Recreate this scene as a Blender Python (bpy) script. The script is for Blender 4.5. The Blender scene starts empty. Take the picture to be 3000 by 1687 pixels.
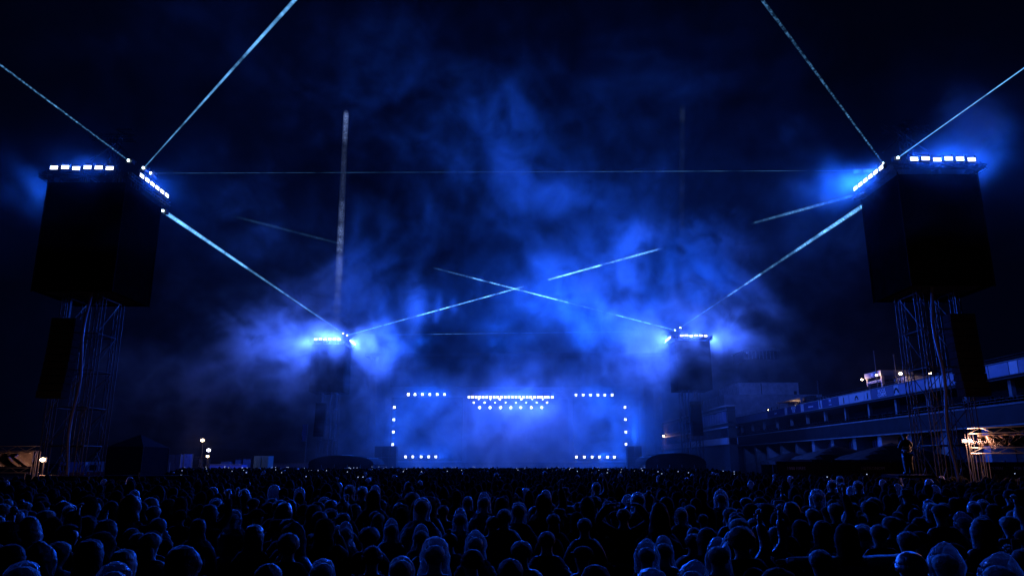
import bpy, bmesh, math, random
import numpy as np
from mathutils import Vector, Matrix, Euler
random.seed(7)
SC = bpy.context.scene
COL = SC.collection
R = math.radians
# ---------------------------------------------------------------- camera
F_SRC = 2143.0
PITCH = 13.42
CAM_Z = 2.45
cam = bpy.data.objects.new('camera', bpy.data.cameras.new('camera'))
COL.objects.link(cam); SC.camera = cam
cam.location = (0, 0, CAM_Z); cam.rotation_euler = (R(90 + PITCH), 0, 0)
cam.data.lens = 36 * F_SRC / 3000; cam.data.sensor_width = 36
cam.data.clip_start = 0.1; cam.data.clip_end = 3000
SP, CP = math.sin(R(PITCH)), math.cos(R(PITCH))
def ray(px, py):
    a = (px - 1500) / F_SRC; b = (843.5 - py) / F_SRC
    return Vector((a, CP - b * SP, SP + b * CP))
def U(px, py, Y):
    d = ray(px, py)
    return Vector((0, 0, CAM_Z)) + d * (Y / d.y)
def proj(p):
    x, y, z = p[0], p[1], p[2] - CAM_Z
    zc = y * CP + z * SP; yc = z * CP - y * SP
    return 1500 + F_SRC * x / zc, 843.5 - F_SRC * yc / zc
# ---------------------------------------------------------------- world: a night sky
world = bpy.data.worlds.new('World'); SC.world = world; world.use_nodes = True
bg = world.node_tree.nodes['Background']
bg.inputs[0].default_value = (0.00022, 0.0006, 0.0042, 1); bg.inputs[1].default_value = 1.0
# ---------------------------------------------------------------- exposure
vs = SC.view_settings
vs.view_transform = 'Standard'; vs.look = 'None'; vs.exposure = 0; vs.gamma = 1; vs.use_curve_mapping = False
cy = SC.cycles
cy.max_bounces = 6; cy.diffuse_bounces = 1; cy.glossy_bounces = 1; cy.transmission_bounces = 2
cy.volume_bounces = 0; cy.transparent_max_bounces = 24; cy.volume_step_rate = 2.6
cy.adaptive_threshold = 0.015
cy.volume_max_steps = 512
cy.use_denoising = True; cy.sample_clamp_indirect = 2.0
cy.caustics_reflective = False; cy.caustics_refractive = False
# ---------------------------------------------------------------- tower positions (lamps below belong to tower and stage fixtures; the smoke spots are added)
BLUE = (0.006, 0.092, 1.0)
BLUE_W = (0.045, 0.130, 1.0)
TOWERS = {  # name: centre x, front y
    'NL': (-25.95, 42.0, +1), 'NR': (25.25, 40.7, -1),
    'FL': (-26.6, 105.0, +1), 'FR': (25.45, 102.0, -1)}
BOX_W, BOX_D, BOX_Z0, BOX_Z1, LAMP_Z = 4.7, 4.5, 12.3, 19.1, 19.75
def area(name, loc, direction, sx, sy, energy, color=BLUE, spread=180):
    l = bpy.data.lights.new(name, 'AREA'); l.shape = 'RECTANGLE'; l.size = sx; l.size_y = sy
    l.energy = energy; l.color = color; l.spread = R(spread)
    o = bpy.data.objects.new(name, l); COL.objects.link(o); o.location = loc; o.visible_camera = False
    o.rotation_euler = Vector(direction).to_track_quat('-Z', 'Y').to_euler()
    return o
def point(name, loc, energy, color, radius=0.08):
    l = bpy.data.lights.new(name, 'POINT'); l.energy = energy; l.color = color; l.shadow_soft_size = radius
    o = bpy.data.objects.new(name, l); COL.objects.link(o); o.location = loc; o.visible_camera = False
    return o
def spot(name, loc, target, energy, color, angle, blend=0.6, radius=0.3):
    l = bpy.data.lights.new(name, 'SPOT'); l.energy = energy; l.color = color; l.spot_size = R(angle)
    l.spot_blend = blend; l.shadow_soft_size = radius
    o = bpy.data.objects.new(name, l); COL.objects.link(o); o.location = loc; o.visible_camera = False
    o.rotation_euler = (Vector(target) - Vector(loc)).to_track_quat('-Z', 'Y').to_euler()
    return o
TOWER_POWER = {'NL': (2300, 2400, 2300), 'NR': (2300, 2700, 1900), 'FL': (5500, 4600, 5800), 'FR': (6000, 6000, 4000)}
for k, (cx, yf, s) in TOWERS.items():
    pf, pi, po = TOWER_POWER[k]
    col = BLUE_W if k[0] == 'F' else BLUE
    area('tower_flood', (cx, yf - 0.8, LAMP_Z), (0, -1, -0.12), 3.8, 0.25, pf, col, 165)
    area('tower_flood', (cx + s * (BOX_W / 2 + 0.66), yf + BOX_D / 2, LAMP_Z), (s, 0, -0.12), 3.8, 0.25, pi, col, 165)
    area('tower_flood', (cx - s * (BOX_W / 2 + 0.66), yf + BOX_D / 2, LAMP_Z), (-s, 0, -0.12), 3.8, 0.25, po, col, 165)
    area('tower_flood', (cx, yf + BOX_D + 0.7, LAMP_Z), (0, 1, -0.1), 3.8, 0.25, pf * 0.5, col, 165)
STAGE_Y = 124.0
area('stage_row_lamp', (1.0, STAGE_Y - 1.4, 13.2), (0, -1, 0.1), 13, 0.5, 7500, (0.02,0.10,1.0))
area('stage_row_lamp', (1.0, STAGE_Y - 1.0, 11.4), (0, -1, -0.5), 12, 0.8, 2600, (0.05,0.13,1.0))
for sx_, w_ in ((-13.5, 6), (15.5, 6)):
    area('stage_side_lamp', (sx_, STAGE_Y - 1.4, 13.7), (0, -1, 0.1), w_, 0.3, 4200, BLUE)
    area('stage_floor_lamp', (sx_, STAGE_Y - 1.4, 3.6), (0, -1, 0.25), w_, 0.3, 1600, BLUE)
for sx_ in (-19.5, 20):
    area('stage_column_lamp', (sx_, STAGE_Y - 1.4, 8.6), (0, -1, 0.0), 0.3, 7, 1600, BLUE)
# added spots above the stage roof, without fixtures, to brighten the smoke
SMOKE_FILL_SPOTS = [(-16, -14, 92, 26, 150000), (-3, 2, 86, 28, 210000), (12, 14, 84, 29, 190000), (20, 26, 96, 26, 90000)]
for lx, tx, ty, tz, e in SMOKE_FILL_SPOTS:
    spot('smoke_fill_lamp', (lx, STAGE_Y + 2, 22.2), (tx, ty, tz), e, BLUE, 56, 0.9, 0.6)
# ---------------------------------------------------------------- materials
MATS = {}
def newmat(name):
    m = bpy.data.materials.new(name); m.use_nodes = True
    return m, m.node_tree.nodes, m.node_tree.links
def mat(name, col, rough=0.6, metal=0.0, bump=0.0, scale=8.0, var=0.25, detail=4):
    if name in MATS: return MATS[name]
    m, N, L = newmat(name); b = N['Principled BSDF']
    b.inputs['Roughness'].default_value = rough; b.inputs['Metallic'].default_value = metal
    tc = N.new('ShaderNodeTexCoord'); n = N.new('ShaderNodeTexNoise')
    n.inputs['Scale'].default_value = scale; n.inputs['Detail'].default_value = detail
    L.new(tc.outputs['Object'], n.inputs['Vector'])
    r = N.new('ShaderNodeMapRange'); r.inputs[1].default_value = 0.3; r.inputs[2].default_value = 0.7
    r.inputs[3].default_value = 1 - var; r.inputs[4].default_value = 1 + var
    L.new(n.outputs['Fac'], r.inputs[0])
    mx = N.new('ShaderNodeVectorMath'); mx.operation = 'SCALE'; mx.inputs[0].default_value = col
    L.new(r.outputs[0], mx.inputs['Scale']); L.new(mx.outputs[0], b.inputs['Base Color'])
    if bump:
        bp = N.new('ShaderNodeBump'); bp.inputs['Strength'].default_value = bump; bp.inputs['Distance'].default_value = 0.05
        L.new(n.outputs['Fac'], bp.inputs['Height']); L.new(bp.outputs[0], b.inputs['Normal'])
    MATS[name] = m
    return m
def emit(name, col, strength):
    if name in MATS: return MATS[name]
    m, N, L = newmat(name); N.remove(N['Principled BSDF'])
    e = N.new('ShaderNodeEmission'); e.inputs[0].default_value = (*col, 1); e.inputs[1].default_value = strength
    L.new(e.outputs[0], N['Material Output'].inputs['Surface'])
    m.cycles.emission_sampling = 'NONE'
    MATS[name] = m
    return m
# ---------------------------------------------------------------- helpers
def link(name, me, m=None, parent=None):
    o = bpy.data.objects.new(name, me); COL.objects.link(o)
    if m is not None and len(me.materials) == 0: me.materials.append(m)
    if parent is not None:
        o.parent = parent
        o.matrix_parent_inverse = parent.matrix_basis.inverted()
    return o
def tag(o, label=None, cat=None, group=None, kind=None):
    if label: o['label'] = label
    if cat: o['category'] = cat
    if group: o['group'] = group
    if kind: o['kind'] = kind
    return o
def thing(name, label, cat, loc=(0, 0, 0), rz=0, group=None):
    o = bpy.data.objects.new(name, None); COL.objects.link(o)
    o.empty_display_size = 0.2
    o.location = loc; o.rotation_euler = (0, 0, rz)
    return tag(o, label, cat, group)
def copy_tree(o, parent=None):
    c = o.copy(); COL.objects.link(c)
    if parent is not None: c.parent = parent
    for ch in o.children: copy_tree(ch, c)
    return c
class MB:
    def __init__(s): s.v = []; s.f = []
    def box(s, a, b, M=None):
        x0, y0, z0 = a; x1, y1, z1 = b; n = len(s.v)
        p = [Vector(q) for q in ((x0,y0,z0),(x1,y0,z0),(x1,y1,z0),(x0,y1,z0),(x0,y0,z1),(x1,y0,z1),(x1,y1,z1),(x0,y1,z1))]
        if M is not None: p = [M @ q for q in p]
        s.v += p
        s.f += [tuple(n + i for i in q) for q in ((0,3,2,1),(4,5,6,7),(0,1,5,4),(1,2,6,5),(2,3,7,6),(3,0,4,7))]
        return s
    def tube(s, a, b, r0, r1=None, k=8, caps=True):
        a = Vector(a); b = Vector(b); r1 = r0 if r1 is None else r1
        q = (b - a).to_track_quat('Z', 'Y'); n = len(s.v)
        for c, r in ((a, r0), (b, r1)):
            for i in range(k):
                t = 2 * math.pi * i / k
                s.v.append(c + q @ Vector((r * math.cos(t), r * math.sin(t), 0)))
        for i in range(k):
            j = (i + 1) % k; s.f.append((n + i, n + j, n + k + j, n + k + i))
        if caps:
            s.f.append(tuple(n + i for i in reversed(range(k)))); s.f.append(tuple(n + k + i for i in range(k)))
        return s
    def rings(s, rows, cap0=True, cap1=True):
        n = len(s.v); k = len(rows[0])
        for r in rows: s.v += [Vector(p) for p in r]
        for a in range(len(rows) - 1):
            for i in range(k):
                j = (i + 1) % k
                s.f.append((n + a*k + i, n + a*k + j, n + (a+1)*k + j, n + (a+1)*k + i))
        if cap0: s.f.append(tuple(n + i for i in reversed(range(k))))
        if cap1: s.f.append(tuple(n + (len(rows)-1)*k + i for i in range(k)))
        return s
    def ell(s, c, r, nu=12, nv=8, fn=None):
        rows = []
        for a in range(nv + 1):
            ph = -math.pi/2 + math.pi * (a + 0.02) / (nv + 0.04)
            row = []
            for i in range(nu):
                th = 2*math.pi*i/nu
                d = Vector((math.cos(ph)*math.cos(th), math.cos(ph)*math.sin(th), math.sin(ph)))
                k = fn(d) if fn else 1
                row.append(Vector(c) + Vector((d.x*r[0]*k, d.y*r[1]*k, d.z*r[2]*k)))
            rows.append(row)
        return s.rings(rows)
    def quad(s, a, b, c, d):
        n = len(s.v); s.v += [Vector(q) for q in (a, b, c, d)]; s.f.append((n, n+1, n+2, n+3)); return s
    def mesh(s, name, m=None, smooth=False):
        me = bpy.data.meshes.new(name); me.from_pydata([tuple(p) for p in s.v], [], s.f)
        if m is not None: me.materials.append(m)
        if smooth: me.polygons.foreach_set('use_smooth', [True]*len(me.polygons))
        me.update(); return me
    def build(s, name, m, parent=None, smooth=False, **kw):
        return tag(link(name, s.mesh(name, m, smooth), None, parent), **kw)
def box(name, a, b, m, parent=None, **kw): return MB().box(a, b).build(name, m, parent, **kw)
_cyl = {}
def bar(name, a, b, r, m, parent=None, k=8):
    """a tube from a to b that shares one unit cylinder per material"""
    key = (m.name, k)
    if key not in _cyl: _cyl[key] = MB().tube((0,0,0),(0,0,1),1,1,k).mesh('tube', m, False)
    a = Vector(a); b = Vector(b); d = b - a
    o = bpy.data.objects.new(name, _cyl[key]); COL.objects.link(o)
    o.matrix_basis = Matrix.Translation(a) @ d.to_track_quat('Z','Y').to_matrix().to_4x4() @ Matrix.Diagonal((r, r, d.length, 1))
    if parent is not None:
        o.parent = parent; o.matrix_parent_inverse = parent.matrix_basis.inverted()
    return o
def truss(parent, A, B, w, seg, m, r=0.025, h=None, up=(0,0,1), faces=(0,1,2,3), joined=False, name=''):
    A = Vector(A); B = Vector(B); h = w if h is None else h
    d = (B - A).normalized(); up = Vector(up)
    if abs(d.dot(up)) > 0.95: up = Vector((0,1,0))
    u = d.cross(up).normalized(); v = u.cross(d).normalized()
    cs = [(-w/2,-h/2),(w/2,-h/2),(w/2,h/2),(-w/2,h/2)]
    P = lambda t, c: A + d*t + u*c[0] + v*c[1]
    Ln = (B - A).length; n = max(2, int(round(Ln/seg)))
    mb = MB()
    for c in cs:
        if joined: mb.tube(P(0,c), P(Ln,c), r, k=6)
        else: bar('chord', P(0,c), P(Ln,c), r, m, parent)
    for f in faces:
        c0, c1 = cs[f], cs[(f+1)%4]
        for i in range(n):
            t0, t1 = Ln*i/n, Ln*(i+1)/n
            a, b = (P(t0,c0), P(t1,c1)) if i % 2 == 0 else (P(t0,c1), P(t1,c0))
            if joined: mb.tube(a, b, r*0.6, k=4)
            else: bar('brace', a, b, r*0.6, m, parent, 6)
    if joined: mb.build('truss_frame', m, parent, kind='stuff')
M_TRUSS = mat('aluminium truss', (0.035,0.035,0.038), 0.45, 0.7, scale=20)
M_STEEL = mat('dark steel', (0.03,0.03,0.033), 0.45, 0.6, scale=14)
M_BLACK = mat('black drape', (0.008,0.008,0.009), 0.95, 0, 0.3, 3)
M_HOUSE = mat('black powder coat', (0.010,0.010,0.011), 0.7, 0.0)
M_LAMP = emit('lit lamp face', (0.90,0.90,1.0), 5)
M_LAMPS = emit('lit stage lamp', (0.80,0.86,1.0), 9)
M_WARM = emit('lit warm lamp', (1.0,0.72,0.42), 30)
M_WHITE_L = emit('lit white lamp', (0.85,0.85,1.0), 26)
# ================================================================ ground
def ground():
    m, N, L = newmat('wet asphalt'); b = N['Principled BSDF']
    tc = N.new('ShaderNodeTexCoord'); n = N.new('ShaderNodeTexNoise'); n.inputs['Scale'].default_value = 0.6; n.inputs['Detail'].default_value = 8
    L.new(tc.outputs['Object'], n.inputs['Vector'])
    r = N.new('ShaderNodeValToRGB'); r.color_ramp.elements[0].color = (0.02,0.02,0.021,1); r.color_ramp.elements[1].color = (0.055,0.054,0.052,1)
    L.new(n.outputs['Fac'], r.inputs[0]); L.new(r.outputs[0], b.inputs['Base Color'])
    q = N.new('ShaderNodeMapRange'); q.inputs[3].default_value = 0.2; q.inputs[4].default_value = 0.8
    L.new(n.outputs['Fac'], q.inputs[0]); L.new(q.outputs[0], b.inputs['Roughness'])
    MB().quad((-1500,-300,0),(1500,-300,0),(1500,2500,0),(-1500,2500,0)).build('ground', m, label='dark wet asphalt of the start-finish straight', kind='structure')
ground()
# ================================================================ flood fixture prototype (faces -Y)
def flood_proto():
    t = thing('flood_light', '', 'flood light')
    MB().box((-0.26,0.0,-0.16),(0.26,0.22,0.16)).box((-0.29,0.05,-0.04),(-0.26,0.14,0.3)).box((0.26,0.05,-0.04),(0.29,0.14,0.3)).build('housing', M_HOUSE, t)
    for z in (-0.085, 0.075):
        MB().box((-0.22,-0.02,z*.8-0.035),(0.22,0.0,z*.8+0.035)).build('light_strip', M_LAMP, t)
    return t
FLOOD = flood_proto(); flood_used = False
def flood(loc, rz, label, group):
    global flood_used
    o = copy_tree(FLOOD) if flood_used else FLOOD
    flood_used = True
    o.location = loc; o.rotation_euler = (0, 0, rz); tag(o, label, None, group)
ORD = ['first','second','third','fourth','fifth','sixth','seventh','eighth','ninth','tenth','eleventh','twelfth','thirteenth','fourteenth','fifteenth','sixteenth','seventeenth','eighteenth','nineteenth','twentieth','twenty-first','twenty-second','twenty-third','twenty-fourth','twenty-fifth','twenty-sixth','twenty-seventh','twenty-eighth','twenty-ninth','thirtieth'] + ['%dth' % i if i % 10 not in (1,2,3) else '%d%s' % (i, ('st','nd','rd')[i%10-1]) for i in range(31,120)]
# ================================================================ towers
TN = {'NL': 'near left', 'NR': 'near right', 'FL': 'far left', 'FR': 'far right'}
M_SCREEN = mat('switched off screen', (0.004,0.004,0.005), 0.7, 0, 0.05, 2.0, 0.3)
M_SCREEN.node_tree.nodes['Principled BSDF'].inputs['Specular IOR Level'].default_value = 0.0
def tower(k):
    cx, yf, s = TOWERS[k]; near = k[0] == 'N'; W = BOX_W/2
    t = thing('delay_tower', {'NL':'near left lamp tower, black screen box on a truss mast beside the dark tent',
        'NR':'near right lamp tower, black screen box on a truss mast before the grandstand',
        'FL':'far left lamp tower with black screen box left of the stage',
        'FR':'far right lamp tower with black screen box half lost in smoke'}[k], 'lamp tower', (cx, yf+2.2, 0), 0, 'lamp towers with screen boxes')
    y0, y1 = yf, yf + BOX_D
    th = 0.22
    # four LED screens of modules, a frame round them
    def scr(a, b, nrm):
        MB().box(a, b).build('screen', M_SCREEN, t)
    scr((cx-W, y0, BOX_Z0), (cx+W, y0+th, BOX_Z1), 0)
    scr((cx-W, y1-th, BOX_Z0), (cx+W, y1, BOX_Z1), 0)
    scr((cx-W, y0+th+.004, BOX_Z0), (cx-W+th, y1-th-.004, BOX_Z1), 0)
    scr((cx+W-th, y0+th+.004, BOX_Z0), (cx+W, y1-th-.004, BOX_Z1), 0)
    MB().box((cx-W+.3, y0+.3, BOX_Z1-.3), (cx+W-.3, y1-.3, BOX_Z1-.1)).build('roof_plate', M_BLACK, t)
    MB().box((cx-W+.3, y0+.3, BOX_Z0+.1), (cx+W-.3, y1-.3, BOX_Z0+.25)).build('floor_plate', M_BLACK, t)
    # corner trims
    for x in (cx-W-.03, cx+W+.03):
        for y in (y0-.03, y1+.03):
            bar('corner_trim', (x,y,BOX_Z0-.05), (x,y,BOX_Z1+.1), .04, M_BLACK, t)
    # rim truss carrying the lamps
    o = 0.36; z = LAMP_Z - 0.3
    cs = [(cx-W-o,y0-o),(cx+W+o,y0-o),(cx+W+o,y1+o),(cx-W-o,y1+o)]
    for i in range(4):
        a, b = cs[i], cs[(i+1)%4]
        truss(t, (*a,z), (*b,z), .24, .55, M_BLACK if not near else M_STEEL, .022, joined=not near)
        m_ = ((a[0]+b[0])/2,(a[1]+b[1])/2)
        bar('outrigger', (m_[0],m_[1],z), (cx,(y0+y1)/2,z), .04, M_STEEL, t)
    for (x, y) in cs:
        bar('hanger', (x, y, z), (cx + (x-cx)*.8, (y0+y1)/2 + (y-(y0+y1)/2)*.8, BOX_Z1), .03, M_STEEL, t)
    # mast
    mx, my = cx + (0.05 if s > 0 else -0.3), yf + 2.3; hw = 1.05
    for ax in (-hw, hw):
        for ay in (-hw, hw):
            truss(t, (mx+ax, my+ay, 0.35), (mx+ax, my+ay, 20.4), .38, .9, M_TRUSS if near else M_STEEL, .03, joined=not near, faces=(0,1) )
    for z in np.arange(1.2, 12.3, 2.2):
        for (a, b) in (((-hw,-hw),(hw,-hw)),((hw,-hw),(hw,hw)),((-hw,hw),(hw,hw)),((-hw,-hw),(-hw,hw))):
            bar('cross_tube', (mx+a[0],my+a[1],z), (mx+b[0],my+b[1],z), .035, M_STEEL, t)
            bar('diagonal', (mx+a[0],my+a[1],z), (mx+b[0],my+b[1],min(z+2.2,12.2)), .025, M_STEEL, t)
    MB().box((mx-1.9,my-1.9,0.0),(mx+1.9,my+1.9,.34)).build('ballast_base', M_STEEL, t)
    # cable loom down the mast
    pts = [Vector((mx+s*.5, my-hw-.35, z + .0)) + Vector((.12*math.sin(z*1.1), 0, 0)) for z in np.linspace(12.6, 1.0, 16)]
    mb = MB()
    for a, b in zip(pts[:-1], pts[1:]): mb.tube(a, b, .09, k=7, caps=False)
    mb.build('cable_loom', mat('blue cable', (.04,.045,.08), .5), t, smooth=True)
    # head block above the lamps
    if near:
        zt = 20.4
        truss(t, (mx, my, zt), (mx-s*.0, my, zt+3.0), .5, .5, M_STEEL, .03)
        truss(t, (mx-1.4, my-.2, zt+2.6), (mx+1.4, my-.2, zt+2.6), .35, .45, M_STEEL, .025)
        bar('boom', (mx-1.5,my,zt+1.1), (mx+.4,my,zt+2.7), .04, M_TRUSS, t)
        bar('boom', (mx+1.5,my,zt+1.0), (mx-.2,my,zt+2.6), .04, M_TRUSS, t)
        bar('boom', (mx-.1,my,zt+3.3), (mx+1.0,my,zt+3.3), .03, M_TRUSS, t)
        bar('boom', (mx-.1,my,zt+3.3), (mx+1.1,my,zt+2.75), .03, M_TRUSS, t)
    # lamps along the four edges
    zl = LAMP_Z
    for i in range(6):
        q = (i - 2.5) * .673
        flood((cx+q, y0-.75, zl + .04*math.sin(i*2.3)), 0, f'{ORD[i]} lamp from the left on the front edge of the {TN[k]} tower', 'flood lights on the lamp towers')
        e = W+.62
        flood((cx+s*e, (y0+y1)/2 + q, zl), s*R(90), f'{ORD[i]} nearest lamp on the stage-facing inner edge of the {TN[k]} tower', 'flood lights on the lamp towers')
    # the outer edge carries lamps as well, seen only as glow
    for i in range(6):
        q = (i-2.5)*.673
        flood((cx-s*(W+.62), (y0+y1)/2+q, zl), -s*R(90), f'{ORD[i]} nearest lamp on the outer edge of the {TN[k]} tower', 'flood lights on the lamp towers')
    # line array beside the mast
    ax = (mx - 0.55 if k=='NL' else mx + .85 if k=='NR' else mx - .75 if k=='FL' else mx+.35); ay = yf + .4
    sp = thing('speaker_array', f'black hanging speaker column under the screen box of the {TN[k]} tower', 'speaker array', (ax, ay, 6.0), 0, 'hanging speaker columns')
    for i in range(11):
        zz = 10.75 - i*.43
        bow = -.002*i*i*2
        MB().box((ax-.72, ay+bow, zz-.40), (ax+.72, ay+.75+bow, zz)).box((ax-.66, ay+bow-.02, zz-.36),(ax+.66, ay+bow-.002, zz-.04)).build('cabinet', M_BLACK, sp)
    bar('hanging_frame', (ax, ay+.4, 10.8), (ax, ay+.4, 12.35), .05, M_STEEL, sp)
    # laser projectors
    for (lx, ly, lz) in LASER_SRC[k]:
        lt = thing('laser_projector', f'small laser projector at the {ORD[LASER_SRC[k].index((lx,ly,lz))]} beam foot on the {TN[k]} tower', 'laser projector', (lx, ly, lz), 0, 'laser projectors on the towers')
        MB().box((lx-.2,ly-.0,lz-.14),(lx+.2,ly+.4,lz+.14)).build('housing', M_HOUSE, lt)
        MB().ell((lx,ly-.05,lz),(.07,.05,.07),8,6).build('aperture', emit('laser aperture', (.75,.95,1), 22), lt, smooth=True)
LASER_SRC = {k: [] for k in TOWERS}
def LS(k, px, py, Y):
    p = U(px, py, Y); LASER_SRC[k].append((p.x, p.y, p.z)); return p
E0 = {}
E0['l1'] = LS('NL', 377, 471, 43.5); E0['l2'] = LS('NL', 421, 493, 42.6); E0['l3'] = LS('NL', 442, 508, 43.5); E0['l4'] = LS('NL', 478, 618, 46.8)
E0['r1'] = LS('NR', 2588, 480, 41.8); E0['r2'] = LS('NR', 2630, 463, 42.0); E0['r3'] = LS('NR', 2545, 592, 45.6)
E0['fl1'] = LS('FL', 1006, 977, 105.5); E0['fl2'] = LS('FL', 1017, 982, 105.5)
E0['fr1'] = LS('FR', 1977, 967, 102.5); E0['fr2'] = LS('FR', 1993, 960, 102.5)
for k in TOWERS: tower(k)
# ================================================================ stage
def stage_lamp_proto():
    t = thing('stage_light', '', 'stage light')
    MB().box((-.33,.0,-.33),(.33,.25,.33)).build('housing', M_HOUSE, t)
    for x in (-.15,.15):
        for z in (-.15,.15):
            MB().tube((x,0,z),(x,-.03,z),.115,.105,8).build('lens', M_LAMPS, t)
    return t
SL = stage_lamp_proto(); sl_used = False
def stage_lamp(px, py, label, group, sc=1.0, Y=None):
    sc *= .68
    global sl_used
    o = copy_tree(SL) if sl_used else SL
    sl_used = True
    o.location = U(px, py, Y or STAGE_Y-1.2); o.scale = (sc,)*3; tag(o, label, None, group)
def cx_(v): return 1100 + v/3.22
def stage():
    Y = STAGE_Y
    t = thing('concert_stage', 'wide dark concert stage lost in bright blue smoke behind the crowd', 'stage', (0, Y, 0))
    x0, x1 = -24, 25
    box('deck', (x0,Y,0),(x1,Y+16,1.7), M_BLACK, t)
    box('back_wall', (x0,Y+15.5,1.72),(x1,Y+16,20), M_BLACK, t)
    box('roof', (x0-1,Y-.2,20.02),(x1+1,Y+16.5,20.6), M_BLACK, t)
    box('header_screen', (-20.5,Y-.5,14.9),(21,Y-.1,20), M_SCREEN, t)
    box('side_screen', (-20.2,Y-.3,2.8),(-8.2,Y,13.1), M_SCREEN, t)
    box('side_screen', (10.2,Y-.3,2.8),(21.2,Y,13.1), M_SCREEN, t)
    box('back_screen', (-8,Y+8,1.8),(10,Y+8.3,13.5), M_SCREEN, t)
    for x in (x0+.6, x1-.6):
        truss(t, (x,Y-.4,0),(x,Y-.4,20), 1.1, 1.3, M_STEEL, .05, joined=True)
    truss(t, (-6.8,Y-.9,14.1),(8.6,Y-.9,14.1), .5, .6, M_STEEL, .03, joined=True)
    for z, yy in ((12.9,1.2),(12.1,2.2),(11.3,3.2)):
        truss(t, (-6,Y+yy,z+.3),(8,Y+yy,z+.3), .4, .6, M_STEEL, .025, joined=True)
    box('front_truss_drape', (x0+1.5,Y-.5,1.72),(x1-1.5,Y-.3,2.5), M_BLACK, t)
    g = 'stage lights round the stage mouth'
    for i, v in enumerate((310,373,443,512,582,652)): stage_lamp(cx_(v), 1155, f'{ORD[i]} lamp from the left in the upper left row of the stage', g, 1.15 if i == 0 else 1)
    for i, v in enumerate((1892,1960,2028,2098,2164,2232)): stage_lamp(cx_(v), 1156.5, f'{ORD[i]} lamp from the left in the upper right row of the stage', g)
    for i, (v, w) in enumerate(((178,298),(173,414),(168,530),(163,648))): stage_lamp(cx_(v), 1100+w/3.22, f'{ORD[i]} lamp from the top in the left column of the stage', g)
    for i, (v, w) in enumerate(((2354,298),(2358,413),(2362,530),(2363,646))): stage_lamp(cx_(v), 1100+w/3.22, f'{ORD[i]} lamp from the top in the right column of the stage', g)
    for i, v in enumerate((284,352,431,502,569)): stage_lamp(cx_(v), 1337.3, f'{ORD[i]} lamp from the left in the lower left row of the stage', g)
    for i, v in enumerate((1896,1970,2044,2112,2188,2253)): stage_lamp(cx_(v), 1338, f'{ORD[i]} lamp from the left in the lower right row of the stage', g)
    for i, v in enumerate((882,916,949,983,1016,1050,1085,1120,1154,1188,1224,1258,1293,1326,1361,1396,1430,1464,1500,1535,1568,1601,1629,1668)):
        stage_lamp(cx_(v), 1162.8, f'{ORD[i]} lamp from the left in the long central lamp row', g)
    def moving(px, py, label, sc, dy):
        p = U(px, py, Y+dy)
        m = thing('moving_light', label, 'stage light', tuple(p), 0, 'small moving lights under the central row')
        MB().ell(p+Vector((0,.15,0)),(.2*sc,.2*sc,.24*sc),8,6).box(p+Vector((-.25*sc,.1,.18*sc)),p+Vector((.25*sc,.3,.3*sc))).build('housing', M_HOUSE, m)
        MB().tube(p+Vector((0,-.02,0)),p+Vector((0,-.1,0)),.15*sc,.16*sc,8).build('lens', M_LAMPS, m)
    for i, v in enumerate((975,1085,1172,1376,1478,1578)): moving(cx_(v), 1169, f'{ORD[i]} small moving light from the left just under the central row', .7 if v not in (1172,1376) else 1.0, 1.2)
    for i, v in enumerate((928,1030,1128,1228,1325,1422,1520,1618)): moving(cx_(v), 1179, f'{ORD[i]} small moving light from the left in the middle of three rows', .95 if v in (928,1030,1618) else .7, .6)
    for i, v in enumerate((983,1081,1181,1276,1370,1470,1568)): moving(cx_(v), 1193.5, f'{ORD[i]} moving light from the left in the lowest central row', 1.35, 0)
    # dark speaker stacks beside the stage mouth
    for nm, a, b, lab in (('speaker_stack', 1096, 1162, 'black speaker stack at the left foot of the stage'), ('speaker_stack', 1839, 1880, 'black speaker stack at the right foot of the stage')):
        p0 = U(a, 1357, 113); p1 = U(b, 1306, 113)
        s_ = thing(nm, lab, 'speaker stack', (p0.x, 113, 0), 0, 'speaker stacks beside the stage')
        n = 3 if b-a > 50 else 2
        for i in range(n):
            for j in range(3):
                xa = p0.x + (p1.x-p0.x)*i/n; xb = p0.x + (p1.x-p0.x)*(i+1)/n
                za = p1.z*j/3; zb = p1.z*(j+1)/3
                box('cabinet', (xa+.03,113,za+.02),(xb-.03,114.6,zb-.02), M_BLACK, s_)
stage()
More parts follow.
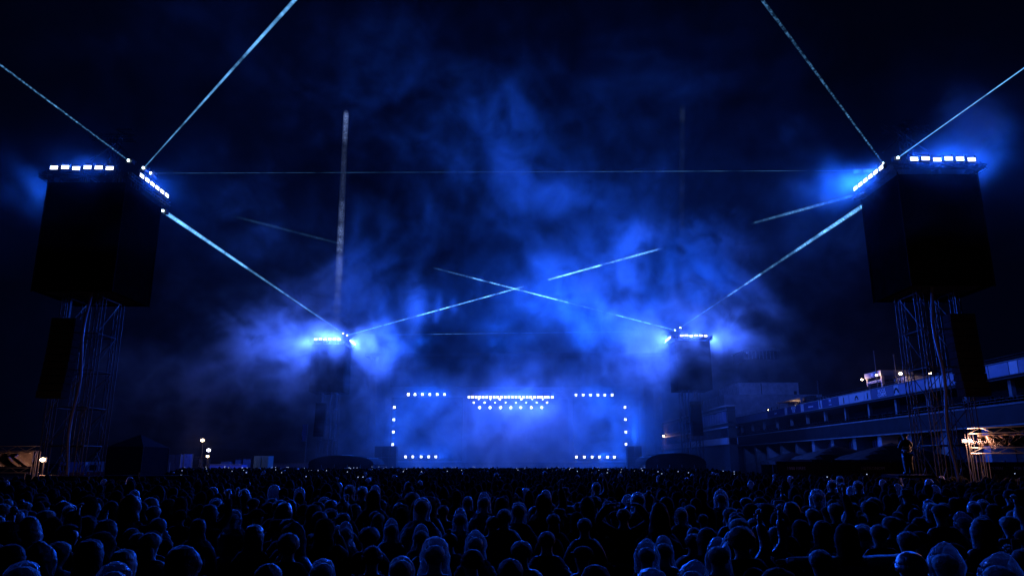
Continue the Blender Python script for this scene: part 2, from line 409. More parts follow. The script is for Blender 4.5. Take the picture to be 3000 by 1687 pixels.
# ================================================================ light beams, drawn as glowing tubes in place of scattered light
def beam_mat(name, strength, segs, col, speck, scale, seed):
    """segs: (metres along the beam, painted brightness there); fine noise paints the glints"""
    m, N, L = newmat(name); N.remove(N['Principled BSDF'])
    tc = N.new('ShaderNodeTexCoord'); sp = N.new('ShaderNodeSeparateXYZ'); L.new(tc.outputs['Object'], sp.inputs[0])
    Ln = segs[-1][0]
    dv = N.new('ShaderNodeMath'); dv.operation = 'DIVIDE'; dv.inputs[1].default_value = Ln; L.new(sp.outputs[2], dv.inputs[0])
    mp = N.new('ShaderNodeMapping'); mp.inputs['Scale'].default_value = (.25,.25,scale); mp.inputs['Location'].default_value = (seed,0,seed*3)
    L.new(tc.outputs['Object'], mp.inputs[0])
    n = N.new('ShaderNodeTexNoise'); n.inputs['Scale'].default_value = 1.0; n.inputs['Detail'].default_value = 6; n.inputs['Roughness'].default_value = .65
    L.new(mp.outputs[0], n.inputs['Vector'])
    ja = N.new('ShaderNodeMath'); ja.operation = 'MULTIPLY_ADD'; ja.inputs[1].default_value = 1.6/Ln; L.new(n.outputs['Fac'], ja.inputs[0]); 
    L.new(dv.outputs[0], ja.inputs[2])
    cr = N.new('ShaderNodeValToRGB'); R_ = cr.color_ramp
    while len(R_.elements) > 1: R_.elements.remove(R_.elements[0])
    R_.elements[0].position = 0; R_.elements[0].color = (segs[0][1],)*3 + (1,)
    for z, v in segs[1:]:
        e = R_.elements.new(min(1, z/Ln)); e.color = (v,v,v,1)
    L.new(ja.outputs[0], cr.inputs[0])
    r = N.new('ShaderNodeMapRange'); r.inputs[1].default_value = .38; r.inputs[2].default_value = .58; r.inputs[3].default_value = .15; r.inputs[4].default_value = 1.25
    L.new(n.outputs['Fac'], r.inputs[0])
    v = N.new('ShaderNodeTexNoise'); v.inputs['Scale'].default_value = 7.0; v.inputs['Detail'].default_value = 1
    L.new(tc.outputs['Object'], v.inputs['Vector'])
    q = N.new('ShaderNodeMapRange'); q.inputs[1].default_value = .50; q.inputs[2].default_value = .62; q.inputs[3].default_value = 1-speck; q.inputs[4].default_value = 1+speck
    L.new(v.outputs['Fac'], q.inputs[0])
    lw = N.new('ShaderNodeLayerWeight'); lw.inputs[0].default_value = .5
    inv = N.new('ShaderNodeMath'); inv.operation = 'SUBTRACT'; inv.inputs[0].default_value = 1; L.new(lw.outputs['Facing'], inv.inputs[1])
    pw_ = N.new('ShaderNodeMath'); pw_.operation = 'POWER'; pw_.inputs[1].default_value = 1.6; L.new(inv.outputs[0], pw_.inputs[0]); inv = pw_
    cur = cr.outputs[0]
    for o in (r.outputs[0], q.outputs[0], inv.outputs[0]):
        mu = N.new('ShaderNodeMath'); mu.operation = 'MULTIPLY'; L.new(cur, mu.inputs[0]); L.new(o, mu.inputs[1]); cur = mu.outputs[0]
    e = N.new('ShaderNodeEmission'); e.inputs[0].default_value = (*col,1)
    m3 = N.new('ShaderNodeMath'); m3.operation = 'MULTIPLY'; m3.inputs[1].default_value = strength; L.new(cur, m3.inputs[0]); L.new(m3.outputs[0], e.inputs[1])
    t = N.new('ShaderNodeBsdfTransparent'); a = N.new('ShaderNodeAddShader'); L.new(e.outputs[0], a.inputs[0]); L.new(t.outputs[0], a.inputs[1])
    L.new(a.outputs[0], N['Material Output'].inputs['Surface'])
    m.cycles.emission_sampling = 'NONE'
    return m
def beam(A, B, r0, r1, strength, label, segs=((0,1),(1,1)), col=(.14,.46,1.0), speck=0, scale=.5, seed=0, axis=0, name='beam_glow_tube', cat='laser beam'):
    """segs: (picture x or y in the 2576 look, brightness) -> metres along the beam"""
    A = Vector(A); B = Vector(B); d = B - A; Ln = d.length
    ts = np.linspace(0,1,800); ps = [proj(A + d*t)[axis]/1.1646 for t in ts]
    out = []
    if segs[-1][0] <= 1: out = [(a*Ln, v) for a, v in segs]
    else:
        for a, v in segs:
            j = int(np.argmin([abs(p-a) for p in ps])); out.append((ts[j]*Ln, v))
        if out[-1][0] < Ln: out.append((Ln, out[-1][1]))
    k = 16; rows = []
    for i in range(9):
        t = i/8; r = r0 + (r1-r0)*t
        rows.append([(r*math.cos(2*math.pi*j/k), r*math.sin(2*math.pi*j/k), Ln*t) for j in range(k)])
    me = MB().rings(rows, False, False).mesh(name, beam_mat(name+' light', strength, out, col, speck, scale, seed), True)
    o = link(name, me); o.matrix_basis = Matrix.Translation(A) @ d.to_track_quat('Z','Y').to_matrix().to_4x4()
    tag(o, label, cat, 'light beams over the crowd')
def ext(a, b, k): return a + (b-a)*k
beam(E0['l1'], ext(E0['l1'], U(0,190,36), 2.6), .045, .07, .30, 'thin faint laser beam leaving the near left tower to the upper left', speck=.7, seed=1)
beam(E0['l2'], ext(E0['l2'], U(864,0,27), 2.4), .03, .17, 1.2, 'thick pale laser beam rising right from the near left tower', speck=.15, seed=2)
beam(E0['l3'], U(2560,500,41.8), .016, .016, .13, 'hairline horizontal laser beam between the two near towers', ((0,.9),(.4,.5),(.7,1),(1,.8)), seed=3)
beam(E0['l4'], E0['fl1'], .15, .045, 3.6, 'broad bright laser beam from near left tower down to far left tower',
     ((410,.6),(440,.85),(450,1),(625,1),(635,.3),(690,.4),(700,.55),(755,.45),(765,.8),(865,.9)), speck=.18, seed=4)
beam(E0['fl2'], U(2529,565,46), .055, .11, 4.2, 'broken laser beam from far left tower rising across to near right tower',
     ((873,.8),(990,.5),(1050,.35),(1060,.9),(1148,1),(1156,.3),(1215,.35),(1225,.6),(1285,.55),(1325,.12),(1335,0),(1390,0),(1396,.6),(1480,.8),(1525,.6),(1530,.05),(1558,.06),(1562,.35),(1600,.2),(1610,.3),(1668,.15),(1680,0),(1920,0),(1935,.04),(2170,.09)), speck=.35, seed=5.3)
beam(E0['fr1'], U(500,586,46.8), .055, .11, 4.2, 'broken laser beam from far right tower rising across to near left tower',
     ((1697,.8),(1545,.7),(1538,.1),(1420,.12),(1415,.4),(1392,.4),(1390,.9),(1335,1),(1328,.5),(1275,.45),(1265,.25),(1180,.3),(1170,.05),(1080,.02),(1075,0),(835,0),(825,.008),(600,.008),(560,0)), speck=.4, seed=7.1)
beam(E0['r3'], E0['fr2'], .15, .045, 3.6, 'broad bright laser beam from near right tower down to far right tower',
     ((2184,1),(2120,.9),(2000,1),(1990,.25),(1910,.25),(1903,1),(1870,1),(1866,.25),(1850,.25),(1846,1),(1828,.9),(1824,.15),(1795,.2),(1788,.6),(1711,.9)), speck=.5, seed=9)
beam(E0['fl2'], U(1998,969,102.5), .04, .04, .30, 'hairline horizontal laser beam between the two far towers',
     ((873,.6),(1100,.25),(1105,1),(1125,1),(1130,.3),(1142,1),(1165,.9),(1170,.5),(1300,.35),(1697,.5)), seed=10)
beam(E0['r1'], ext(E0['r1'], U(2233,0,27), 2.4), .045, .12, .8, 'dotted laser beam rising left from the near right tower',
     ((2222,1),(2150,.8),(2100,.5),(2090,.3),(2040,.6),(2000,.25),(1920,.35)), speck=.85, scale=1.2, seed=11)
beam(E0['r2'], ext(E0['r2'], U(3000,200,36), 2.6), .032, .045, .8, 'thin crisp laser beam leaving the near right tower to the upper right', seed=12)
beam(U(984,990,106), U(1015,312,106), .60, .42, .32, 'soft upright pale light beam above the far left tower',
     ((845,.0),(740,.15),(700,.3),(670,.75),(645,.7),(625,.35),(600,.7),(560,.6),(545,.2),(535,.4),(505,.35),(490,.12),(350,.12),(325,.6),(300,.8),(290,1),(275,1),(268,.0)), (.30,.45,1), speck=.7, scale=1.6, seed=13, axis=1)
beam(U(1996,960,103), U(1999,295,103), .5, .5, .012, 'faint upright light beam above the far right tower',
     ((820,0),(700,.3),(300,.35),(285,1),(262,1),(255,0)), (.3,.5,1), seed=14, axis=1)
beam(U(2500,503,43), U(2585,497,42), .16, .10, .12, 'short soft painted glow beside the near right tower head', ((0,0),(.3,.7),(1,1)), (.2,.7,1), seed=15, scale=1.5)  # glow in the haze painted as an emissive tube
# ================================================================ people
def skin(name, V, E, root=0, sub=1):
    """V: list of (pos, rx, ry); grows one continuous surface over the skeleton"""
    me = bpy.data.meshes.new(name)
    me.from_pydata([v[0] for v in V], E, [])
    o = bpy.data.objects.new(name, me); COL.objects.link(o)
    md = o.modifiers.new('s', 'SKIN'); md.use_smooth_shade = True; md.branch_smoothing = 0.6
    if sub: s = o.modifiers.new('u', 'SUBSURF'); s.levels = sub; s.render_levels = sub
    for i, v in enumerate(V):
        sv = me.skin_vertices[0].data[i]; sv.radius = (v[1], v[2]); sv.use_root = (i == root)
    dg = bpy.context.evaluated_depsgraph_get()
    out = bpy.data.meshes.new_from_object(o.evaluated_get(dg))
    bpy.data.objects.remove(o); bpy.data.meshes.remove(me)
    out.name = name
    return out
def join_mesh(name, meshes, m=None, smooth=True):
    vs, fs = [], []
    for me in meshes:
        n = len(vs)
        vs += [tuple(v.co) for v in me.vertices]; fs += [tuple(n+i for i in p.vertices) for p in me.polygons]
    out = bpy.data.meshes.new(name); out.from_pydata(vs, [], fs)
    if m: out.materials.append(m)
    if smooth: out.polygons.foreach_set('use_smooth', [True]*len(out.polygons))
    return out
POSES = {  # elbow, wrist, hand tip for the right arm (x mirrored for the left)
    'down':   (((.26,.02,1.16),(.27,.10,.92),(.27,.13,.84)),)*2,
    'folded': (((.27,.03,1.17),(.12,.24,1.16),(.04,.27,1.18)),)*2,
    'phone':  (((.22,.22,1.30),(.10,.36,1.56),(.07,.38,1.64)),)*2,
    'phone1': (((.22,.20,1.38),(.12,.30,1.68),(.10,.31,1.77)),((.27,.03,1.17),(.16,.22,1.08),(.08,.26,1.08))),
    'head':   (((.40,.04,1.60),(.20,.02,1.84),(.10,.0,1.83)),)*2,
    'wide':   (((.44,.04,1.42),(.66,.16,1.44),(.74,.2,1.45)),((.42,.05,1.40),(.62,.2,1.40),(.70,.25,1.40))),
    'up':     (((.27,.12,1.62),(.22,.16,1.90),(.22,.17,2.0)),((.27,.03,1.17),(.27,.1,.92),(.27,.13,.84))),
}
def skeleton(pose, cl=0.0, part='body'):
    """cl: how much the cloth stands off the body; part: body | torso | legs"""
    V = [((0,0,.96), .15+cl, .105+cl)]; E = []
    def add(p, rx, ry, par):
        V.append((p, rx+cl, (ry if ry else rx)+cl)); E.append((par, len(V)-1)); return len(V)-1
    if part in ('body','torso'):
        w = add((0,.0,1.12), .14, .10, 0); c = add((0,0,1.30), .155, .11, w); u = add((0,-.01,1.42), .12, .085, c)
        if part == 'body':
            nb = add((0,-.005,1.50), .078, .075, u); nt = add((0,.015,1.56), .070, .074, nb)
            jw = add((0,.035,1.61), .078, .092, nt); sk = add((0,.02,1.67), .094, .110, jw); add((0,.01,1.735), .075, .09, sk)
        else: add((0,0,1.50), .085, .08, u)
        for s, (el, wr, ha) in zip((1,-1), POSES[pose]):
            f = lambda p: (p[0]*s, p[1], p[2])
            sh = add((.175*s,-.01,1.415), .075, .072, u)
            e = add(f(el), .045, .045, sh); wv = add(f(wr), .03, .03, e)
            if part == 'body': add(f(ha), .038, .02, wv)
    if part in ('body','legs'):
        for s in (1,-1):
            h = add((.09*s,0,.88), .085, .085, 0); k = add((.10*s,.02,.49), .058, .058, h)
            a = add((.11*s,-.01,.09), .04, .045, k); add((.12*s,.13,.045), .042, .03, a)
    return V, E
def fingers(pose):
    mb = MB()
    for s, (el, wr, ha) in zip((1,-1), POSES[pose]):
        W = Vector((wr[0]*s, wr[1], wr[2])); H = Vector((ha[0]*s, ha[1], ha[2])); d = (H-W).normalized()
        u = d.cross(Vector((0,1,0.3))).normalized(); v = u.cross(d)
        for i, Lf in enumerate((.062,.072,.068,.052)):
            a = H - d*.015 + u*((i-1.5)*.019); b = a + d*Lf*.55 + v*.008; c = b + d*Lf*.4 + v*.03
            mb.tube(a, b, .0095, .0085, 6); mb.tube(b, c, .0085, .0065, 6)
        a = W + d*.03 + u*.03; b = a + d*.035 + u*.025; mb.tube(a, b, .011, .009, 6); mb.tube(b, b + d*.03 + v*.015, .009, .007, 6)
    return mb.mesh('fingers')
M_SKIN = mat('skin', (.20,.13,.10), .6, 0, .05, 30, .08)
M_HAIRS = [mat('dark hair', (.008,.006,.005), .6, 0, .6, 90, .4), mat('brown hair', (.02,.013,.008), .6, 0, .6, 90, .4), mat('fair hair', (.10,.07,.04), .6, 0, .6, 90, .4)]
def cloth_mat(name, col, rough=.6, wrinkle=.5):
    if name in MATS: return MATS[name]
    m, N, L = newmat(name); b = N['Principled BSDF']
    b.inputs['Base Color'].default_value = (*col,1); b.inputs['Roughness'].default_value = rough
    oi = N.new('ShaderNodeObjectInfo'); p3 = N.new('ShaderNodeMath'); p3.operation = 'POWER'; p3.inputs[1].default_value = 6.0
    L.new(oi.outputs['Random'], p3.inputs[0])
    sr = N.new('ShaderNodeMapRange'); sr.inputs[3].default_value = .03; sr.inputs[4].default_value = .6; L.new(p3.outputs[0], sr.inputs[0]); L.new(sr.outputs[0], b.inputs['Specular IOR Level'])
    rr = N.new('ShaderNodeMapRange'); rr.inputs[3].default_value = min(1, rough+.25); rr.inputs[4].default_value = rough*.7; L.new(p3.outputs[0], rr.inputs[0]); L.new(rr.outputs[0], b.inputs['Roughness'])
    tc = N.new('ShaderNodeTexCoord')
    n = N.new('ShaderNodeTexNoise'); n.inputs['Scale'].default_value = 9; n.inputs['Detail'].default_value = 5; n.inputs['Distortion'].default_value = 1.2
    L.new(tc.outputs['Object'], n.inputs['Vector'])
    n2 = N.new('ShaderNodeTexNoise'); n2.inputs['Scale'].default_value = 260; n2.inputs['Detail'].default_value = 2
    L.new(tc.outputs['Object'], n2.inputs['Vector'])
    ad = N.new('ShaderNodeMath'); ad.operation = 'MULTIPLY_ADD'; ad.inputs[1].default_value = .06
    L.new(n2.outputs['Fac'], ad.inputs[0]); L.new(n.outputs['Fac'], ad.inputs[2])
    bs = N.new('ShaderNodeMapRange'); bs.inputs[3].default_value = .35; bs.inputs[4].default_value = 2.2; L.new(p3.outputs[0], bs.inputs[0])
    bc = N.new('ShaderNodeVectorMath'); bc.operation = 'SCALE'; bc.inputs[0].default_value = col; L.new(bs.outputs[0], bc.inputs['Scale']); L.new(bc.outputs[0], b.inputs['Base Color'])
    bp = N.new('ShaderNodeBump'); bp.inputs['Strength'].default_value = wrinkle; bp.inputs['Distance'].default_value = .06
    L.new(ad.outputs[0], bp.inputs['Height']); L.new(bp.outputs[0], b.inputs['Normal'])
    MATS[name] = m; return m
CLOTHS = {'black': cloth_mat('black cloth', (.005,.005,.006), .38), 'dark blue': cloth_mat('dark blue cloth', (.008,.010,.022), .42),
    'grey': cloth_mat('grey cloth', (.035,.035,.038), .6), 'brown': cloth_mat('brown cloth', (.05,.03,.018), .7),
    'olive': cloth_mat('olive cloth', (.035,.04,.018), .6), 'red': cloth_mat('red cloth', (.18,.02,.012), .6)}
def plastic_mat(name, tint, dens, rim, rough):
    m, N, L = newmat(name); N.remove(N['Principled BSDF'])
    tc = N.new('ShaderNodeTexCoord')
    n = N.new('ShaderNodeTexNoise'); n.inputs['Scale'].default_value = 14; n.inputs['Detail'].default_value = 6; n.inputs['Distortion'].default_value = 2.0
    v = N.new('ShaderNodeTexVoronoi'); v.inputs['Scale'].default_value = 95
    for q in (n, v): L.new(tc.outputs['Object'], q.inputs['Vector'])
    mm = N.new('ShaderNodeMath'); mm.operation = 'MULTIPLY_ADD'; mm.inputs[1].default_value = -.12
    L.new(v.outputs['Distance'], mm.inputs[0]); L.new(n.outputs['Fac'], mm.inputs[2])
    bp = N.new('ShaderNodeBump'); bp.inputs['Strength'].default_value = 1.0; bp.inputs['Distance'].default_value = .07
    L.new(mm.outputs[0], bp.inputs['Height'])
    gl = N.new('ShaderNodeBsdfGlossy'); gl.inputs['Roughness'].default_value = rough; gl.inputs['Color'].default_value = (.9,.9,.9,1)
    df = N.new('ShaderNodeBsdfDiffuse'); df.inputs['Color'].default_value = (*tint,1)
    tl = N.new('ShaderNodeBsdfTranslucent'); tl.inputs['Color'].default_value = (*tint,1)
    for q in (gl, df, tl): L.new(bp.outputs[0], q.inputs['Normal'])
    m1 = N.new('ShaderNodeMixShader'); m1.inputs[0].default_value = .45; L.new(df.outputs[0], m1.inputs[1]); L.new(tl.outputs[0], m1.inputs[2])
    m2 = N.new('ShaderNodeMixShader'); m2.inputs[0].default_value = .3; L.new(m1.outputs[0], m2.inputs[1]); L.new(gl.outputs[0], m2.inputs[2])
    tr = N.new('ShaderNodeBsdfTransparent'); lw = N.new('ShaderNodeLayerWeight'); lw.inputs[0].default_value = .5
    pw = N.new('ShaderNodeMath'); pw.operation = 'POWER'; pw.inputs[1].default_value = 2.4; L.new(lw.outputs['Facing'], pw.inputs[0])
    r = N.new('ShaderNodeMapRange'); r.inputs[3].default_value = dens; r.inputs[4].default_value = rim
    L.new(pw.outputs[0], r.inputs[0])
    m3 = N.new('ShaderNodeMixShader'); L.new(r.outputs[0], m3.inputs[0]); L.new(tr.outputs[0], m3.inputs[1]); L.new(m2.outputs[0], m3.inputs[2])
    L.new(m3.outputs[0], N['Material Output'].inputs['Surface'])
    return m
M_CLEAR = plastic_mat('clear plastic rainwear', (.8,.83,.86), .03, 1.0, .14)
M_FROST = plastic_mat('milky plastic rainwear', (.28,.3,.33), .16, .9, .3)
def wob(seed, amp, freq):
    rg = random.Random(seed); ph = [(rg.uniform(1,freq), rg.uniform(1,freq), rg.uniform(0,6.3)) for _ in range(7)]
    return lambda a, z: amp*sum(math.sin(p*a*1.0 + q*z*6 + o) if p > freq else math.sin(round(p)*a + q*z*9 + o) for p, q, o in ph)/3
def crinkle(seed, amp):
    rg = random.Random(seed+900); ph = [(rg.uniform(3,9), rg.uniform(-14,14), rg.uniform(0,6.3)) for _ in range(6)]
    def f(a, z):
        o = 0
        for i, (p, q, s) in enumerate(ph):
            v = math.sin(round(p)*a + q*z + s); o += (1-abs(v))**3*(.5+.5*math.sin(i+3*z))
        return amp*(o/2 - .35)
    return f
def loft(name, prof, m, k=28, w=None, openf=None, dy=0.0, close=True):
    """prof: (z, rx, ry, cy); a ringed shell round the body, optionally open at the face"""
    rows = []
    for (z, rx, ry, cyy) in prof:
        row = []
        for i in range(k):
            a = 2*math.pi*i/k
            q = 1 + (w(a, z) if w else 0)
            row.append((rx*q*math.cos(a), cyy + ry*q*math.sin(a), z + (w(a*2, z+3)*.05 if w else 0)))
        rows.append(row)
    mb = MB().rings(rows, False, close)
    if openf:
        mb.f = [f for f in mb.f if not (len(f) == 4 and openf(sum((mb.v[i] for i in f), Vector())/4))]
    return mb.mesh(name, m, True)
def interp(prof, n=22):
    out = []
    zs = [p[0] for p in prof]
    for i in range(n):
        t = i/(n-1)*(len(prof)-1); a = min(int(t), len(prof)-2); f = t-a; f2 = f*f*(3-2*f)*.5 + f*.5
        out.append(tuple(prof[a][j]+(prof[a+1][j]-prof[a][j])*(f if j == 0 else f2) for j in range(4)))
    return out
HOODS = {
 'round':  [(1.40,.20,.14,-.01),(1.48,.125,.125,0),(1.56,.115,.135,.01),(1.66,.122,.148,.01),(1.74,.108,.13,.005),(1.79,.075,.09,0),(1.815,.02,.03,0)],
 'tall':   [(1.40,.22,.16,-.01),(1.48,.145,.135,0),(1.56,.128,.14,.01),(1.66,.128,.15,.005),(1.75,.112,.13,-.005),(1.82,.082,.10,-.01),(1.86,.048,.06,-.01),(1.875,.012,.015,-.01)],
 'wide':   [(1.38,.24,.18,-.01),(1.47,.17,.16,0),(1.56,.155,.165,.01),(1.66,.158,.175,.01),(1.76,.138,.155,0),(1.83,.095,.11,0),(1.86,.03,.04,0)],
 'peak':   [(1.38,.24,.18,-.01),(1.47,.15,.15,0),(1.56,.15,.16,.0),(1.66,.158,.17,0),(1.74,.145,.155,-.01),(1.81,.105,.12,-.025),(1.86,.055,.07,-.04),(1.885,.012,.015,-.045)],
}
def face_open(c): return c.y > .06 and 1.53 < c.z < 1.77 and abs(c.x) < .10
BODY = {}; TORSO = {}
for ps in POSES:
    V, E = skeleton(ps); b = skin('body', V, E)
    parts = [b, fingers(ps)]
    ears = MB().ell((.083,.01,1.655),(.012,.02,.032),8,6).ell((-.083,.01,1.655),(.012,.02,.032),8,6).ell((0,.125,1.64),(.013,.02,.022),8,6)
    parts.append(ears.mesh('ears')); BODY[ps] = join_mesh('body', parts, M_SKIN)
    V, E = skeleton(ps, .028, 'torso'); TORSO[ps] = skin('jacket', V, E)
V, E = skeleton('down', .012, 'legs'); LEGS = skin('trousers', V, E, sub=0)
LEGS.materials.append(CLOTHS['black'])
_tj = {}
def jacket(ps, c):
    if (ps, c) not in _tj:
        me = TORSO[ps].copy(); me.materials.clear(); me.materials.append(CLOTHS[c]); _tj[(ps, c)] = me
    return _tj[(ps, c)]
_pc = {}
def cached(key, fn):
    if key not in _pc: _pc[key] = fn()
    return _pc[key]
def hood_mesh(kind, m, seed):
    return cached(('hood', kind, m.name, seed), lambda: loft('hood', interp(HOODS[kind], 40 if 'plastic' in m.name else 26), m, 56 if 'plastic' in m.name else 34, (lambda a, z, w=wob(seed, .05, 5), c=crinkle(seed, .075): w(a, z)+c(a, z)) if 'plastic' in m.name else wob(seed, .05, 5), face_open))
def cloak_mesh(m, seed):
    prof = [(.70,.36,.27,0),(.95,.345,.25,0),(1.15,.33,.225,0),(1.30,.30,.20,0),(1.39,.245,.165,-.005),(1.45,.15,.12,0),(1.49,.10,.10,0)]
    return cached(('cloak', m.name, seed), lambda: loft('poncho', interp(prof, 34), m, 72, (lambda a, z, w=wob(seed+50, .045, 9), c=crinkle(seed+5, .09): w(a, z)+c(a, z)), None, close=False))
def hair_mesh(kind, m):
    def f():
        rg = random.Random(kind)
        mb = MB()
        nz = lambda d: 1 + .05*math.sin(9*d.x+4*d.z)*math.cos(11*d.y) + .03*math.sin(31*d.x+7*d.y)*math.sin(17*d.z)
        if kind == 'short': mb.ell((0,-.003,1.683),(.104,.122,.095),30,18,nz)
        elif kind == 'long':
            mb.ell((0,-.005,1.685),(.11,.125,.10),30,18,nz); mb.ell((0,-.06,1.56),(.095,.06,.16),16,10,nz)
        elif kind == 'bun': mb.ell((0,.0,1.685),(.106,.122,.096),30,18,nz); mb.ell((0,-.07,1.79),(.045,.045,.042),12,8,nz)
        elif kind == 'curly':
            mb.ell((0,-.01,1.69),(.125,.135,.115),20,14,lambda d: 1+.07*math.sin(14*d.x+9*d.z)*math.sin(13*d.y+8*d.x))
        return mb.mesh('hair', m, True)
    return cached(('hair', kind, m.name), f)
def hat_mesh(kind, m):
    def f():
        mb = MB()
        if kind == 'beanie':
            mb.ell((0,.005,1.70),(.113,.128,.108),22,12,lambda d: 1+.012*math.sin(22*math.atan2(d.y,d.x)))
            mb.rings([[(.116*q*math.cos(a),.005+.131*q*math.sin(a),z) for a in [2*math.pi*i/22 for i in range(22)]] for z, q in ((1.645,.98),(1.65,1.03),(1.70,1.03),(1.705,.98))])
        elif kind == 'pompom':
            mb.ell((0,.005,1.70),(.113,.128,.108),22,12,lambda d: 1+.012*math.sin(22*math.atan2(d.y,d.x))); mb.ell((0,0,1.83),(.04,.04,.038),12,8)
        elif kind == 'cap':
            mb.ell((0,.005,1.705),(.110,.126,.08),24,12)
            mb.rings([[(.085*math.cos(a)*q,.10+.10*max(0,math.sin(a))*q,z) for a in [math.pi*i/11 for i in range(12)]] for z, q in ((1.698,1),(1.708,1))])
        elif kind == 'bucket':
            mb.rings([[(rx*math.cos(a),.005+ry*math.sin(a),z) for a in [2*math.pi*i/22 for i in range(22)]] for z, rx, ry in ((1.635,.165,.175),(1.685,.108,.122),(1.76,.10,.112),(1.785,.085,.095),(1.79,.02,.02))])
        return mb.mesh('hat', m, True)
    return cached(('hat', kind, m.name), f)
def pack_mesh():
    def f():
        return MB().ell((0,-.21,1.22),(.15,.09,.22),14,10).ell((0,-.28,1.14),(.11,.05,.11),12,8).mesh('backpack', CLOTHS['dark blue'], True)
    return cached('pack', f)
PHONE_BODY = MB().box((-.038,-.005,-.075),(.038,.005,.075)).mesh('phone', M_HOUSE)
PHONE_SCR = MB().box((-.035,-.0062,-.07),(.035,-.0052,.07)).mesh('screen', mat('dark phone glass', (.02,.02,.025), .12))
N_PEOPLE = []
def person(x, y, ztop, look, color='black', pose='down', rz=0.0, seed=0, label='', group=None, lean=0.0, width=1.0, pack=False):
    """look: bare-short.. | beanie | cap | hood-round | clear-tall | poncho-... ; ztop: height of the top of head or hood"""
    nom = 1.79
    if look.startswith(('hood','clear','frost')):
        nom = {'round':1.815,'tall':1.875,'wide':1.86,'peak':1.885}[look.split('-')[1]]
    s = ztop/nom
    t = thing('person', label, 'person', (x, y, 0), rz, group)
    t.scale = (s*width, s*width, s)
    if lean: t.rotation_euler = (lean, lean*.6, rz)
    def add(name, me):
        o = bpy.data.objects.new(name, me); COL.objects.link(o); o.parent = t; return o
    add('body', BODY[pose]); add('jacket', jacket(pose, color)); add('trousers', LEGS)
    kind, _, sub = look.partition('-')
    if kind == 'bare':
        if sub != 'bald': add('hair', hair_mesh(sub, M_HAIRS[seed % 3 if seed % 4 else 0]))
    elif kind == 'hat': add('hat', hat_mesh(sub, CLOTHS[('grey','black','dark blue','grey','brown','olive')[seed % 6]]))
    elif kind == 'hood': add('hood', hood_mesh(sub, CLOTHS[color], seed % 3))
    elif kind == 'clear': add('hair', hair_mesh('short', M_HAIRS[0])); add('hood', hood_mesh(sub, M_CLEAR, seed % 4)); add('poncho', cloak_mesh(M_CLEAR, seed % 4))
    elif kind == 'frost': add('hair', hair_mesh('short', M_HAIRS[0])); add('hood', hood_mesh(sub, M_FROST, seed % 4)); add('poncho', cloak_mesh(M_FROST, seed % 4))
    elif kind == 'collar': add('hair', hair_mesh('short', M_HAIRS[0])); add('poncho', cloak_mesh(M_CLEAR, seed % 4))
    if pack: add('backpack', pack_mesh())
    if pose in ('phone', 'phone1'):
        px, py, pz = (0,.40,1.66) if pose == 'phone' else (.10,.325,1.79)
        M = Matrix.Translation(Vector((x,y,0))) @ Euler((0,0,rz)).to_matrix().to_4x4() @ Matrix.Diagonal((s*width,s*width,s,1))
        ph = thing('phone', label.replace('person', 'phone held up by the person')[:200] if False else '', 'phone')
        ph.matrix_basis = M @ Matrix.Translation((px,py,pz)) @ Euler((0,R(90),0)).to_matrix().to_4x4() if seed % 2 else M @ Matrix.Translation((px,py,pz))
        for nm, me in (('case', PHONE_BODY), ('screen', PHONE_SCR)):
            o = bpy.data.objects.new(nm, me); COL.objects.link(o); o.parent = ph
        t['_phone'] = ph.name
    N_PEOPLE.append([x, y, ztop, t, look, color, label])
    return t
